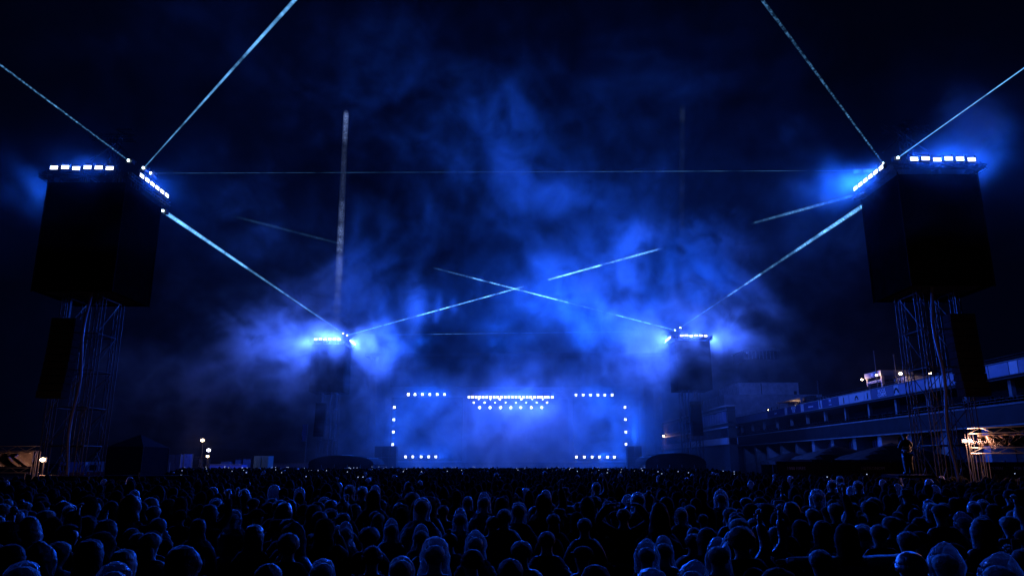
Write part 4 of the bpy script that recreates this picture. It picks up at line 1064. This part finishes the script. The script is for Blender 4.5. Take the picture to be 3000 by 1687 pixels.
for z0,z1,m in ((11.21,11.4,M_CONC),(10.6,10.7,M_CONC),(8.6,8.72,M_CONC),(7.85,8.05,M_WHITEP),(5.3,6.3,M_WHITEP)): bbox('band', X0,X0+1.7,118,169,z0,z1,m,lb)
for i in range(16): 
    w_ = bbox('window', X0+.18,X0+.27,118.6+i*3.1,121.3+i*3.1,8.8,10.5,mat('curtained glazing',(.12,.13,.2),.25),lb); bbox('mullion', X0+.12,X0+.17,119.9+i*3.1,120.02+i*3.1,8.8,10.5,M_CONC,w_)
    bbox('window', X0+.2,X0+.27,118.6+i*3.1,121.2+i*3.1,6.4,7.8,M_GLASS,lb)
bbox('corner_pier', X0-.2,X0+1.5,167.6,169.1,5.3,7.8,M_WHITEP,lb)
lamp((X0-.4,165.5,8.2), 'warm lamp on the far corner of the low glazed building', M_WARM, 78, WC, .2)
# ================================================================ right foreground: tents, boards, guard, truss frame
M_TENT = mat('dark tent fabric', (.004,.0045,.006), .8, 0, .3, 2)
M_TENTG = mat('gazebo fabric', (.002,.003,.008), 1.0, 0, .3, 2)
M_TENTB = mat('blue tent fabric', (.02,.026,.05), .6, 0, .3, 2)
def marquee(cx, cy, w, d, ze, zp, label, n=2, m=M_TENT, group=None):
    t = thing('marquee', label, 'tent', (cx,cy,0), 0, group)
    k = 14; rows = []
    for i in range(k+1):
        s = i/k*2-1
        row = []
        for j in range(9):
            r = j/8*2-1; e = max(abs(s),abs(r)); h = (1-e)**.85 if e < 1 else 0
            row.append((cx+s*w/2, cy+r*d/2, ze+(zp-ze)*h + .04*math.sin(s*9)*math.sin(r*7)))
        rows.append(row)
    mb = MB()
    for i in range(k):
        for j in range(8): mb.quad(rows[i][j],rows[i+1][j],rows[i+1][j+1],rows[i][j+1])
    mb.build('roof', m, t, smooth=True)
    mb = MB(); mb.box((cx-w/2,cy-d/2-.02,ze-.35),(cx+w/2,cy-d/2+.02,ze)); mb.build('valance', m, t)
    for ax in (-1,1):
        for ay in (-1,1): bar('pole', (cx+ax*w/2*.98,cy+ay*d/2*.98,0),(cx+ax*w/2*.98,cy+ay*d/2*.98,ze), .05, M_STEEL, t)
    for i in range(4): box('wall_panel', (cx-w/2+w*i/4+.03,cy+d/2-.1,0),(cx-w/2+w*(i+1)/4-.03,cy+d/2-.05,ze-.36), m, t)
    return t
p = U(2450,1303,72); marquee(p.x,72,7.4,6,2.75,p.z,'dark pointed marquee before the pit building, left of the guard')
p = U(2612,1296,64); marquee(p.x,64,8.2,6,2.7,p.z,'dark pointed marquee right behind the standing guard')
p = U(2320,1322,92); marquee(p.x,92,6,6,2.6,p.z,'small dim marquee between smoke and the pit building')
def dome_tent(px0, px1, py, Y, label):
    a, b, tp = U(px0,1357,Y), U(px1,1357,Y), U((px0+px1)/2,py,Y); w = (b.x-a.x)/2; cx = (a.x+b.x)/2
    t = thing('arched_tent', label, 'tent', (cx,Y,0), 0, 'arched tents beside the far towers')
    n = 14; zb = 2.2
    prof = [(cx+w*math.cos(math.pi*i/n), zb+(tp.z-zb)*math.sin(math.pi*i/n)**.8) for i in range(n+1)]
    mb = MB()
    for i in range(n):
        for j in range(4): mb.quad((prof[i][0],Y+j*2.2,prof[i][1]-.05*(j%2)),(prof[i+1][0],Y+j*2.2,prof[i+1][1]-.05*(j%2)),(prof[i+1][0],Y+(j+1)*2.2,prof[i+1][1]-.05*((j+1)%2)),(prof[i][0],Y+(j+1)*2.2,prof[i][1]-.05*((j+1)%2)))
    mb.build('roof', mat('wet tent skin', (.003,.004,.006), .9, 0, .6, 1.5), t, smooth=True)
    mb = MB(); n0 = len(mb.v); mb.v += [Vector((x,Y+.02,z)) for x, z in prof]; mb.f.append(tuple(range(len(prof)))); mb.build('front_gable', M_TENT, t)
    for i in range(5):
        x0_ = cx-w+2*w*i/5; box('wall_panel', (x0_+.05,Y+.05,0),(x0_+2*w/5-.05,Y+.12,zb), M_TENT, t)
    for i in (3,7,11): bar('arch_rib', (prof[i][0],Y-.03,prof[i][1]), (prof[i][0],Y+8.8,prof[i][1]), .05, M_STEEL, t)
dome_tent(903,1094,1333,99,'arched wet tent at the foot of the far left tower')
dome_tent(1890,2070,1326,97,'arched wet tent at the foot of the far right tower')
# board fence with print at the right
bf = thing('board_fence', 'long black board fence with faint white print behind the right-hand crowd', 'fence', (22,47.5,0))
bx = U(2275,1352,47.5).x; i = 0
BT = ['1000 FIRES','','METRONOM','','ROCK ANTENNE','VON ROCKERN','FOR FANS OF','GUITARS','','']
while bx < 34:
    pn = box('panel', (bx+.02,47.5,.05),(bx+2.4,47.56,2.5), mat('black board',(.006,.006,.007),.8), bf)
    if i < len(BT) and BT[i]: text_on('lettering', BT[i], .26, Matrix.Translation((bx+1.2,47.48,2.1)) @ Matrix.Rotation(R(90),4,'X'), mat('faint print',(.16,.17,.2),.6), bf, label=f'faint white lettering {BT[i]}')
    bar('post', (bx,47.6,0),(bx,47.6,2.6), .03, M_STEEL, bf); bx += 2.42; i += 1
# guard on a small platform
gp = U(2650,1267,33); GXp = gp.x
pl = thing('guard_platform', 'small scaffold platform under the standing guard', 'platform', (GXp,33,0))
pz = gp.z-1.80
box('deck', (GXp-.8,32.4,pz-.12),(GXp+.8,33.9,pz-.002), M_BLACK, pl)
for ax in (-.75,.75):
    for ay in (32.5,33.8): bar('leg', (GXp+ax,ay,0),(GXp+ax,ay,pz-.12), .03, M_STEEL, pl)
bar('brace', (GXp-.75,32.5,.1),(GXp+.75,32.5,pz-.2), .02, M_STEEL, pl)
person(GXp, 33, 1.79, 'hat-cap', 'black', 'folded', .3, 1, 'guard in black with two reflective waist stripes standing above the right crowd', None, 0, 1.15)
gd = N_PEOPLE[-1][3]; gd.location.z = pz
for i, z in enumerate((1.02,1.14)):
    mb = MB(); mb.rings([[(.19*math.cos(a),.15*math.sin(a),z+h) for a in [2*math.pi*j/20 for j in range(20)]] for h in (0,.045)], False, False)
    o = bpy.data.objects.new('reflective_stripe', mb.mesh('reflective_stripe', mat('reflective tape',(.85,.85,.85),.6), True)); COL.objects.link(o); o.parent = gd
# truss frames with tarpaulin banners
def banner_cloth(parent, A, B, z0, z1, m, seed, amp=.16, name='banner'):
    A = Vector(A); B = Vector(B); d = (B-A); n = Vector((d.y,-d.x,0)).normalized(); nx, nz = 200, 26
    rg = random.Random(seed); folds = [(rg.uniform(0,1), rg.uniform(-1.4,1.4), rg.uniform(.005,.016), rg.uniform(.35,.8)) for _ in range(30)]
    V = []; F = []
    for i in range(nx+1):
        u_ = i/nx
        for j in range(nz+1):
            w_ = j/nz; o = 0
            for c, sl, wd, am in folds:
                q = (u_ - c - sl*(w_-.5)*.16)/wd; o += am*math.exp(-abs(q)**1.3)*(1 if (int(c*100)%2) else -1)*math.sin(math.pi*min(1,w_*1.1+.05))**.5
            sag = .05*abs(math.sin(u_*math.pi*7))*(w_>.9)
            P = A + d*u_; V.append((P.x+n.x*o*amp, P.y+n.y*o*amp, z0+(z1-z0)*w_ - sag))
    for i in range(nx):
        for j in range(nz):
            a = i*(nz+1)+j; F.append((a,a+nz+1,a+nz+2,a+1))
    me = bpy.data.meshes.new(name); me.from_pydata(V,[],F); me.materials.append(m); me.polygons.foreach_set('use_smooth',[True]*len(F))
    return link(name, me, None, parent)
M_TARP = mat('wet black tarpaulin', (.09,.075,.07), .3, 0, .15, 5); M_TARPB = mat('satin brown tarpaulin', (.07,.052,.042), .3, 0, .15, 5)
M_TR2 = mat('bright truss tube', (.16,.155,.15), .3, .8)
# right
zt_ = U(2838,1255,36).z; zl1 = U(2855,1311,36).z; zl0 = U(2855,1328,36).z
A = U(2842,1300,36); B = U(3160,1300,33.5); d = (B-A)
rf = thing('gantry', 'lit truss gantry with crumpled brown banner at the right edge', 'gantry', (A.x,36,0), 0, None)
truss(rf, (A.x,A.y,zt_-.12), (B.x,B.y,zt_-.12+.08), .26, .55, M_TR2, .02, faces=(1,2))
truss(rf, (A.x,A.y,(zl0+zl1)/2), (B.x,B.y,(zl0+zl1)/2), .26, .55, M_TR2, .02, faces=(1,0))
for q in (A, A+Vector((.55,-.05,0))): truss(rf, (q.x,q.y,0), (q.x,q.y,zt_-.26 if q is A else zl0-.02), .24, .7, M_TR2, .016, faces=(1,))
banner_cloth(rf, (A.x+.35,A.y-.1,0), (B.x,B.y-.1,0), zl1+.07, zt_-.28, M_TARPB, 4, .5)
for px, sz, an in ((2876,.34,.1),(2936,.34,.55)):
    q = U(px,1293,35.2); text_on('lettering', 'Smilport', sz, Matrix.Translation((q.x,q.y-.05,q.z)) @ Matrix.Rotation(R(-8),4,'Z') @ Matrix.Rotation(R(90),4,'X') @ Matrix.Rotation(an,4,'Z'), M_PRINT, rf, label='white lettering Smilport')
for i, (px, py) in enumerate(((2827,1291),(2843,1291))):
    q = U(px,py,35.6); lamp((q.x,q.y,q.z), f'{"left" if i==0 else "right"} of two warm work lamps on the right truss gantry', M_WARM, 230, (1,.45,.28), .085, None, 'work lamp', .12, 'work_lamp')
# left
A = U(108,1330,38); B = U(-140,1330,38.5); zt_ = U(108,1306,38).z; l1 = U(95,1369,38).z; l0 = U(95,1385,38).z
lf = thing('gantry', 'lit truss gantry with black crumpled banner at the left edge', 'gantry', (A.x,38,0), 0, None)
truss(lf, (A.x,A.y,zt_-.12), (B.x,B.y,zt_-.12), .24, .5, M_TR2, .018, faces=(3,))
truss(lf, (A.x-.25,A.y,(l0+l1)/2), (B.x,B.y,(l0+l1)/2), .24, .5, M_TR2, .018, faces=(3,))
truss(lf, (A.x,A.y,0), (A.x,A.y,zt_-.26), .22, .55, M_TR2, .015, faces=(1,)); q = U(86,1390,38); truss(lf, (q.x,q.y,0), (q.x,q.y,l0-.03), .26, .55, M_TR2, .016, faces=(1,))
banner_cloth(lf, (B.x,B.y-.1,0), (A.x-.15,A.y-.1,0), l1+.06, zt_-.27, M_TARP, 9, .5)
q = U(125,1346,37.2); lamp(tuple(q), 'single warm work lamp right of the left truss gantry', M_WARM, 200, (1,.45,.28), .11, 0, 'work lamp', .12, 'work_lamp')
# ================================================================ left background
fn = thing('compound_fence', 'dark scrim fence closing off the compound left of the crowd', 'fence', (-22,36,0))
x = U(112,1393,36).x
while x < U(470,1390,36).x:
    bar('post', (x,36,0),(x,36,2.0), .03, M_TR2, fn); box('scrim_panel', (x+.04,36.03,.1),(x+2.36,36.05,1.82), M_BLACK, fn); bar('rail', (x,36,1.86),(x+2.4,36,1.86), .018, M_STEEL, fn); x += 2.4
gz = thing('gazebo', 'dark peaked gazebo tent beside the near left tower', 'tent', (-27,56,0))
a = U(313,1308,55); b = U(420,1308,55); pk = U(398,1275,56.5); w = b.x-a.x; D = 4.2
mb = MB(); cs = [(a.x,55),(b.x,55),(b.x,55+D),(a.x,55+D)]
for i in range(4):
    c0, c1 = cs[i], cs[(i+1)%4]; n = len(mb.v); mb.v += [Vector((*c0,a.z)),Vector((*c1,a.z)),Vector((a.x+w/2,55+D/2,pk.z+.1))]; mb.f.append((n,n+1,n+2))
mb.build('roof', M_TENTG, gz)
for i in range(4):
    c0, c1 = Vector((*cs[i],0)), Vector((*cs[(i+1)%4],0)); dd = (c1-c0).normalized()*.03; nn_ = Vector((dd.y,-dd.x,0))
    MB().rings([[tuple(q+Vector((0,0,z))) for q in (c0+dd,c1-dd,c1-dd-nn_,c0+dd-nn_)] for z in (.02,a.z-.02)]).build('side_wall', M_TENTG, gz)
for c in cs: bar('pole', (*c,0),(*c,a.z), .04, M_STEEL, gz)
def van(px, Y, w, h, label, m, rz=0):
    p = U(px,1357,Y); t = thing('parked_van', label, 'van', (p.x,Y,0), rz)
    MB().rings([[(p.x+sx*w/2*(1-.0*k2), Y+yy, zz) for sx,yy,zz in ((-1,0,.35),(1,0,.35),(1,0,h-.25),(.92,0,h),(-.92,0,h),(-1,0,h-.25))] if k2==0 else [(p.x+sx*w/2, Y+2.1, zz) for sx,zz in ((-1,.35),(1,.35),(1,h-.25),(.92,h),(-.92,h),(-1,h-.25))] for k2 in (0,1)]).build('body', m, t)
    box('stripe', (p.x-w/2+.02,Y-.012,h*.55),(p.x+w/2-.02,Y-.004,h*.68), mat('red stripe',(.35,.03,.03),.5), t)
    for ax in (-.32,.32): MB().tube((p.x+ax*w,Y-.02,.36),(p.x+ax*w,Y+.2,.36),.36,k=16).build('wheel', M_BLACK, t)
    box('window', (p.x-w*.4,Y-.012,h*.72),(p.x-w*.1,Y-.004,h*.9), M_GLASS, t)
van(292,62,2.0,2.55,'white van with a red stripe behind the near left tower',M_WHITEP)
van(212,62,2.2,2.5,'pale blue van partly hidden by the near left mast',M_BLUEP)
M_CURT = mat('blue curtain', (.08,.16,.45), .6, 0, .2, 3); M_CONT = mat('green container', (.08,.17,.17), .6)
cu = thing('curtain_wall', 'tall blue curtain panels on poles far left of the stage', 'curtain', (-52,118,0))
a = U(541,1330,118); b = U(564,1330,118)
mb = MB(); rows = []
for z in (0.2, a.z): rows.append([(a.x+(b.x-a.x)*i/24, 118+.12*math.sin(i*1.7), z) for i in range(25)])
for i in range(24): mb.quad(rows[0][i],rows[0][i+1],rows[1][i+1],rows[1][i])
mb.build('curtain', M_CURT, cu, smooth=True)
for px in (531,540,565): q = U(px,1329,118); bar('pole', (q.x,118,0),(q.x,118,q.z), .08, M_CONC, cu)
bb_ = U(535,1331,118); box('side_strip', (U(531,1331,118).x,118,0),(U(537,1331,118).x,118.1,bb_.z), M_CURT, cu)
dw = thing('dark_screen', 'dim cloth screen left of the blue curtain panels', 'screen', (-56,120,0)); a = U(487,1331,120); b = U(527,1331,120)
for i in range(3): box('panel', (a.x+(b.x-a.x)*i/3+.05,120,0),(a.x+(b.x-a.x)*(i+1)/3-.05,120.1,a.z), M_TENTB, dw)
tg = thing('truss_gate', 'small truss gate under the warm lamp far left of the stage', 'gate', (-48,110,0))
a = U(570,1341,110); b = U(613,1341,110)
truss(tg, (a.x,110,a.z), (b.x,110,a.z), .35, .6, M_TRUSS, .04, joined=True)
for px in (590,611): q = U(px,1341,110); truss(tg, (q.x,110,0), (q.x,110,q.z-.2), .35, .6, M_TRUSS, .04, joined=True)
tl = thing('trailer', 'long low blue trailer behind the far left crowd', 'trailer', (-42,116,0)); a = U(613,1361,116); b = U(708,1361,116)
box('body', (a.x,116,.8),(b.x,118.5,a.z), mat('bright blue trailer',(.12,.2,.6),.4), tl); box('chassis', (a.x+.3,116.2,.5),(b.x-.3,118,.79), M_STEEL, tl)
for q in np.linspace(a.x+.8,b.x-.8,4): MB().tube((q,116.0,.45),(q,116.25,.45),.44,k=14).build('wheel', M_BLACK, tl)
box('roof_rail', (a.x,115.95,a.z+.005),(b.x,116.05,a.z+.08), M_WHITEP, tl)
for i, (p0, p1) in enumerate(((745,765),(768,787))):
    a = U(p0,1335,112); b = U(p1,1335,112); c = thing('container', f'{"left" if i==0 else "right"} of two greenish containers far left of the arched tent', 'container', (a.x,112,0), 0, 'greenish containers')
    box('body', (a.x,112,0),(b.x,114.4,a.z), M_CONT, c)
    for j in range(5): x_ = a.x+(b.x-a.x)*(j+.3)/5.; box('rib', (x_,111.93,.1),(x_+.08,111.99,a.z-.1), M_CONT, c)
fl = thing('flag', 'tall narrow flag on a pole left of the far left tower', 'flag', (-30,108,0)); q = U(900,1240,108); bar('pole', (q.x,108,0),(q.x,108,q.z), .06, M_STEEL, fl)
r0 = U(887,1243,108); r1 = U(898,1292,108); mb = MB(); n_ = 8
for j in range(n_):
    z0_, z1_ = r1.z+(r0.z-r1.z)*j/n_, r1.z+(r0.z-r1.z)*(j+1)/n_; mb.quad((r0.x+.06*math.sin(j*1.3),108,z0_),(r1.x,108.1,z0_),(r1.x,108.1,z1_),(r0.x+.06*math.sin((j+1)*1.3),108,z1_))
mb.build('cloth', mat('blue flag',(.10,.14,.3),.7), fl)
for i, (px, py, m_, e, c, lab) in enumerate(((593,1289,M_WARM,150,WC,'highest warm street lamp far left of the stage'),(611,1318,M_WHITE_L,150,(.8,.8,1),'white star-like lamp between the two warm lamps far left'),(608,1336,M_WARM,100,WC,'lower warm lamp right above the small truss gate'))):
    q = U(px,py,107); lamp(tuple(q), lab, m_, e, c, .22 if i < 2 else .18, 0, 'street lamp', .2, 'street_lamp')
for i, (p0, p1, y_, m_) in enumerate(((468,480,1355,M_WHITEP),(648,672,1351,M_BLUEP),(690,698,1345,M_BLUEP),(713,720,1343,M_BLUEP),(795,840,1360,M_TENTB),(850,900,1358,M_TENTB))):
    a = U(p0,y_,120+i); b = U(p1,y_,120+i); c = thing('site_cabin', f'{["pale cabin right of the gazebo","blue-lit low cabin above the trailer","narrow blue-lit cabin right of the low one","small blue-lit box cabin left of the containers","long dim cabin right of the greenish containers","long dim cabin left of the arched tent"][i]}', 'cabin', (a.x,120+i,0))
    box('body', (a.x,120+i,0),(b.x,122.5+i,a.z), m_, c); box('roof', (a.x-.1,119.9+i,a.z+.005),(b.x+.1,122.6+i,a.z+.15), M_STEEL, c); box('door', (a.x+.2,119.93+i,0),(a.x+.6*(b.x-a.x),119.99+i,1.9), M_DARKW, c)

for m_ in (M_TENT, M_TENTG, M_BLACK, MATS['wet tent skin'], MATS['grey parapet'], MATS['black board']):
    m_.node_tree.nodes['Principled BSDF'].inputs['Specular IOR Level'].default_value = .1
# ================================================================ smoke: one fog volume whose density is worked out here
def make_smoke():
    MN = np.array([-66.,24.,0.]); MX = np.array([66.,140.,70.]); vx = 0.6
    Nn = [int((MX[i]-MN[i])/vx)+1 for i in range(3)]
    rng = np.random.default_rng(11)
    P = [240, 216, 128]
    def fr(exp, seed, kmin=0.0):
        g = np.random.default_rng(seed).standard_normal(P).astype(np.float32)
        f = np.fft.rfftn(g)
        kx = np.fft.fftfreq(P[0])[:,None,None]; ky = np.fft.fftfreq(P[1])[None,:,None]; kz = np.fft.rfftfreq(P[2])[None,None,:]
        k = np.sqrt(kx**2+ky**2+(kz*0.85)**2); k[0,0,0] = 1
        f *= (k**-exp) * (k > kmin); f[0,0,0] = 0
        n = np.fft.irfftn(f, P).astype(np.float32)
        return n/n.std()
    base = fr(1.72, 5, 0.012)
    wx, wy, wz = (fr(3.0, s, 0.01) for s in (21,22,23))
    ix = np.arange(Nn[0])[:,None,None]; iy = np.arange(Nn[1])[None,:,None]; iz = np.arange(Nn[2])[None,None,:]
    A = 10.0
    kx_ = .6/.75; gx = (ix*kx_ + A*wx[:Nn[0],:Nn[1],:Nn[2]]); gy = (iy*kx_ + A*wy[:Nn[0],:Nn[1],:Nn[2]]); gz = (iz*kx_ + A*.8*wz[:Nn[0],:Nn[1],:Nn[2]])
    def tri(a, x, y, z):
        x0 = np.floor(x).astype(np.int32); y0 = np.floor(y).astype(np.int32); z0 = np.floor(z).astype(np.int32)
        fx = x-x0; fy = y-y0; fz = z-z0; o = 0
        for dx in (0,1):
            for dy in (0,1):
                for dz in (0,1):
                    w = (fx if dx else 1-fx)*(fy if dy else 1-fy)*(fz if dz else 1-fz)
                    o = o + w*a[(x0+dx)%P[0], (y0+dy)%P[1], (z0+dz)%P[2]]
        return o
    n = tri(base, gx, gy, gz)
    X = (MN[0] + ix*vx).astype(np.float32); Yg = (MN[1] + iy*vx).astype(np.float32); Z = (MN[2] + iz*vx).astype(np.float32)
    X, Yg, Z = np.broadcast_arrays(X, Yg, Z)
    amt = np.zeros(Nn, np.float32)      # how much smoke drifts at each place, in optical density per metre
    bias = np.zeros(Nn, np.float32)
    def puff(px, py, Y, rw, rh, a, b=0.0, ry=None):
        # px, py in picture pixels of the 2576-wide look; turned into a place in metres
        c = U(px*1.16460, py*1.16460, Y); k = Y/F_SRC*1.1646
        rx, rz = rw*k, rh*k; ry = ry or (rx+rz)*.5
        q = ((X-c.x)/rx)**2 + ((Yg-c.y)/ry)**2 + ((Z-c.z)/rz)**2
        g = np.exp(-q)
        np.add(amt, a*g, out=amt); np.add(bias, b*g, out=bias)
    for args in PUFFS: puff(*args)
    VOID = np.ones(Nn, np.float32)
    for px, py, Yc, rw, rh, ry, a_ in VOIDS:
        c = U(px*1.1646, py*1.1646, Yc); k_ = Yc/F_SRC*1.1646
        VOID *= 1 - a_*np.exp(-(((X-c.x)/(rw*k_))**2 + ((Z-c.z)/(rh*k_))**2 + ((Yg-Yc)/ry)**2))
    d = amt * (np.clip((n + 0.15 + bias)*0.8, 0, 2.4)**1.6 + .04)
    # thin even haze everywhere, thicker low over the crowd in front of the stage
    low = np.exp(-np.maximum(Z-11,0)/4.0) * np.exp(-((X-1)/23.)**4) * np.clip((Yg-88)/25.,0,1)
    d += 0.0004 + 0.021*low*np.clip(1+.35*n,0.2,2)
    d += 0.0045*np.exp(-((X-1)/30.)**2)*np.exp(-((Z-22)/16.)**2)*np.clip((Yg-80)/20.,0,1)*np.clip(.5+.7*n,0,3)**1.5
    d *= VOID
    for lx, tx, ty, tz, e in SMOKE_FILL_SPOTS:  # smoke thinned round the added spots so their bright cones stay hidden
        d *= 1 - .95*np.exp(-(((X-lx)/9)**2 + ((Yg-STAGE_Y-2)/14)**2 + ((Z-22)/8)**2))
    # fade at the sides of the grid so that no box shows
    def edge(a, lo, hi, w): return np.clip((a-lo)/w,0,1)*np.clip((hi-a)/w,0,1)
    d *= edge(X,MN[0],MX[0],10)*np.clip((Yg-MN[1])/8,0,1)*np.clip((MX[2]-Z)/10,0,1)
    d = np.where(d < 1e-5, 0, d)
    me = bpy.data.meshes.new('smoke'); me.vertices.add(d.size)
    a = me.attributes.new('density','FLOAT','POINT'); a.data.foreach_set('value', np.ascontiguousarray(d.transpose(2,1,0)).astype(np.float32).ravel())
    ob = bpy.data.objects.new('smoke', me); COL.objects.link(ob)
    MXr = MN + (np.array(Nn)-1)*vx
    ng = bpy.data.node_groups.new('smoke', 'GeometryNodeTree')
    ng.interface.new_socket('Geometry', in_out='INPUT', socket_type='NodeSocketGeometry')
    ng.interface.new_socket('Geometry', in_out='OUTPUT', socket_type='NodeSocketGeometry')
    nn = ng.nodes; L = ng.links.new
    gi = nn.new('NodeGroupInput'); go = nn.new('NodeGroupOutput')
    vc = nn.new('GeometryNodeVolumeCube'); vc.inputs['Min'].default_value = MN; vc.inputs['Max'].default_value = MXr
    for i, s in enumerate('XYZ'): vc.inputs['Resolution '+s].default_value = Nn[i]
    pos = nn.new('GeometryNodeInputPosition')
    mr = nn.new('ShaderNodeMapRange'); mr.data_type = 'FLOAT_VECTOR'
    mr.inputs[7].default_value = MN; mr.inputs[8].default_value = MXr; mr.inputs[9].default_value = (0,0,0); mr.inputs[10].default_value = [v-1 for v in Nn]
    L(pos.outputs[0], mr.inputs[6])
    sx = nn.new('ShaderNodeSeparateXYZ'); L(mr.outputs[1], sx.inputs[0])
    def m(op, a, b=None):
        x = nn.new('ShaderNodeMath'); x.operation = op
        for i, v in enumerate((a, b)):
            if v is None: continue
            if isinstance(v, (int, float)): x.inputs[i].default_value = v
            else: L(v, x.inputs[i])
        return x.outputs[0]
    r = [m('ROUND', sx.outputs[i]) for i in range(3)]
    idx = m('ADD', r[0], m('MULTIPLY', m('ADD', r[1], m('MULTIPLY', r[2], Nn[1])), Nn[0]))
    fi = nn.new('FunctionNodeFloatToInt'); L(idx, fi.inputs[0])
    si = nn.new('GeometryNodeSampleIndex'); na = nn.new('GeometryNodeInputNamedAttribute'); na.inputs[0].default_value = 'density'
    L(gi.outputs[0], si.inputs['Geometry']); L(na.outputs[0], si.inputs['Value']); L(fi.outputs[0], si.inputs['Index'])
    L(si.outputs[0], vc.inputs['Density'])
    mt = bpy.data.materials.new('stage smoke'); mt.use_nodes = True; nt = mt.node_tree; nt.nodes.clear()
    pv = nt.nodes.new('ShaderNodeVolumePrincipled'); mo = nt.nodes.new('ShaderNodeOutputMaterial'); nt.links.new(pv.outputs[0], mo.inputs['Volume'])
    tcn = nt.nodes.new('ShaderNodeTexCoord'); nz = nt.nodes.new('ShaderNodeTexNoise'); nz.inputs['Scale'].default_value = .26; nz.inputs['Detail'].default_value = 5; nz.inputs['Roughness'].default_value = .62; nz.inputs['Distortion'].default_value = .7
    nt.links.new(tcn.outputs['Object'], nz.inputs['Vector']); mrr = nt.nodes.new('ShaderNodeMapRange'); mrr.inputs[1].default_value = .40; mrr.inputs[2].default_value = .64; mrr.inputs[3].default_value = .12; mrr.inputs[4].default_value = 2.2
    nt.links.new(nz.outputs['Fac'], mrr.inputs[0]); nt.links.new(mrr.outputs[0], pv.inputs['Density']); pv.inputs['Color'].default_value = (.92,.92,.92,1); pv.inputs['Anisotropy'].default_value = 0.15
    sm = nn.new('GeometryNodeSetMaterial'); sm.inputs['Material'].default_value = mt
    L(vc.outputs[0], sm.inputs[0]); L(sm.outputs[0], go.inputs[0])
    md = ob.modifiers.new('smoke', 'NODES'); md.node_group = ng
    tag(ob, 'drifting stage smoke and haze over the crowd', None, None, 'stuff')
PUFFS = [ (221,432,42,95,40,.035,1.2),(385,475,43,60,45,.035,1.2),(2365,418,41,90,40,.03,1.2),(2190,470,43,70,60,.035,1.2),(2220,430,42,60,50,.025,1.0), # px, py (2576 look), Y, rw, rh, amount, bias
    (830,750,109,120,110,.11,.7),(720,840,106,100,80,.08,.2),(940,920,106,60,70,.09,.5),(745,890,103,50,60,.10,.4),
    (850,670,100,60,70,.06,.3),(640,830,100,90,90,.05,.2),(1000,820,104,120,90,.03,.2),(1560,760,100,200,100,.03,.2),
    (1780,710,105,90,110,.16,.5),(1655,900,100,50,60,.14,.7),(1860,800,97,60,70,.08,.2),(1850,620,97,70,60,.05,0),(1780,600,97,70,70,.05,0),
    (1300,760,92,80,80,.16,.5),(1400,740,90,110,60,.17,.7),(1500,680,88,90,50,.13,.5),(1620,605,86,80,45,.13,.6),(1400,830,94,110,50,.10,.3),
    (1330,660,88,80,50,.06,.1),(1700,540,84,70,60,.03,0),
    (1110,775,95,70,45,.16,.7),(1000,740,96,60,60,.06,.1),(1180,700,92,70,50,.05,0),
    (620,550,70,90,80,.10,.3),(690,500,68,40,60,.09,.4),(520,390,56,90,60,.05,.1),(450,150,50,200,160,.02,-.1),(560,440,60,60,50,.05,.1),
    (1250,300,75,260,160,.014,0),(900,200,70,200,160,.015,-.1),(1600,330,70,260,160,.014,0),(1420,470,80,200,110,.014,0),(1760,450,78,150,100,.03,.1),(1880,340,68,100,80,.03,0),
    (1640,180,64,220,110,.008,0),(1900,520,70,100,60,.05,.1),(2000,470,60,90,60,.05,.1),
    (2440,330,42,70,90,.05,.4),(2400,420,40,120,50,.03,.3),(2120,480,44,80,60,.06,.4),(2060,560,48,110,70,.04,.2),
    (110,480,44,30,50,.09,.7),(60,430,44,80,50,.06,.1),(450,520,48,60,50,.05,.2),
    (560,900,90,260,160,.012,0),(1290,940,100,480,110,.013,.1),(1290,1070,116,200,50,.035,.6),
    (1050,600,88,160,110,.02,-.2),(2000,640,80,140,110,.02,-.2),(1150,880,96,120,60,.04,.1),(1540,900,98,120,60,.05,.1),
]

VOIDS = [ # px, py, Y, rw, rh, depth radius, how empty
    (1080,860,95,80,60,40,.85),(1190,905,100,90,40,40,.7),(1480,880,95,80,45,40,.75),(1655,705,86,50,40,30,.85),(1560,800,90,60,40,30,.8),
    (1040,640,90,90,60,40,.8),(950,600,80,60,90,40,.7),(1270,600,85,70,40,30,.6),(1380,930,112,60,30,20,.6),(1560,940,104,60,50,40,.5),(1900,760,96,50,70,40,.7),
    (825,940,96,55,80,9,.95),(1740,930,94,50,80,9,.95),(1380,400,80,120,90,40,.7),(1500,560,80,70,40,30,.6),(1130,500,80,90,60,40,.6),
]
make_smoke()
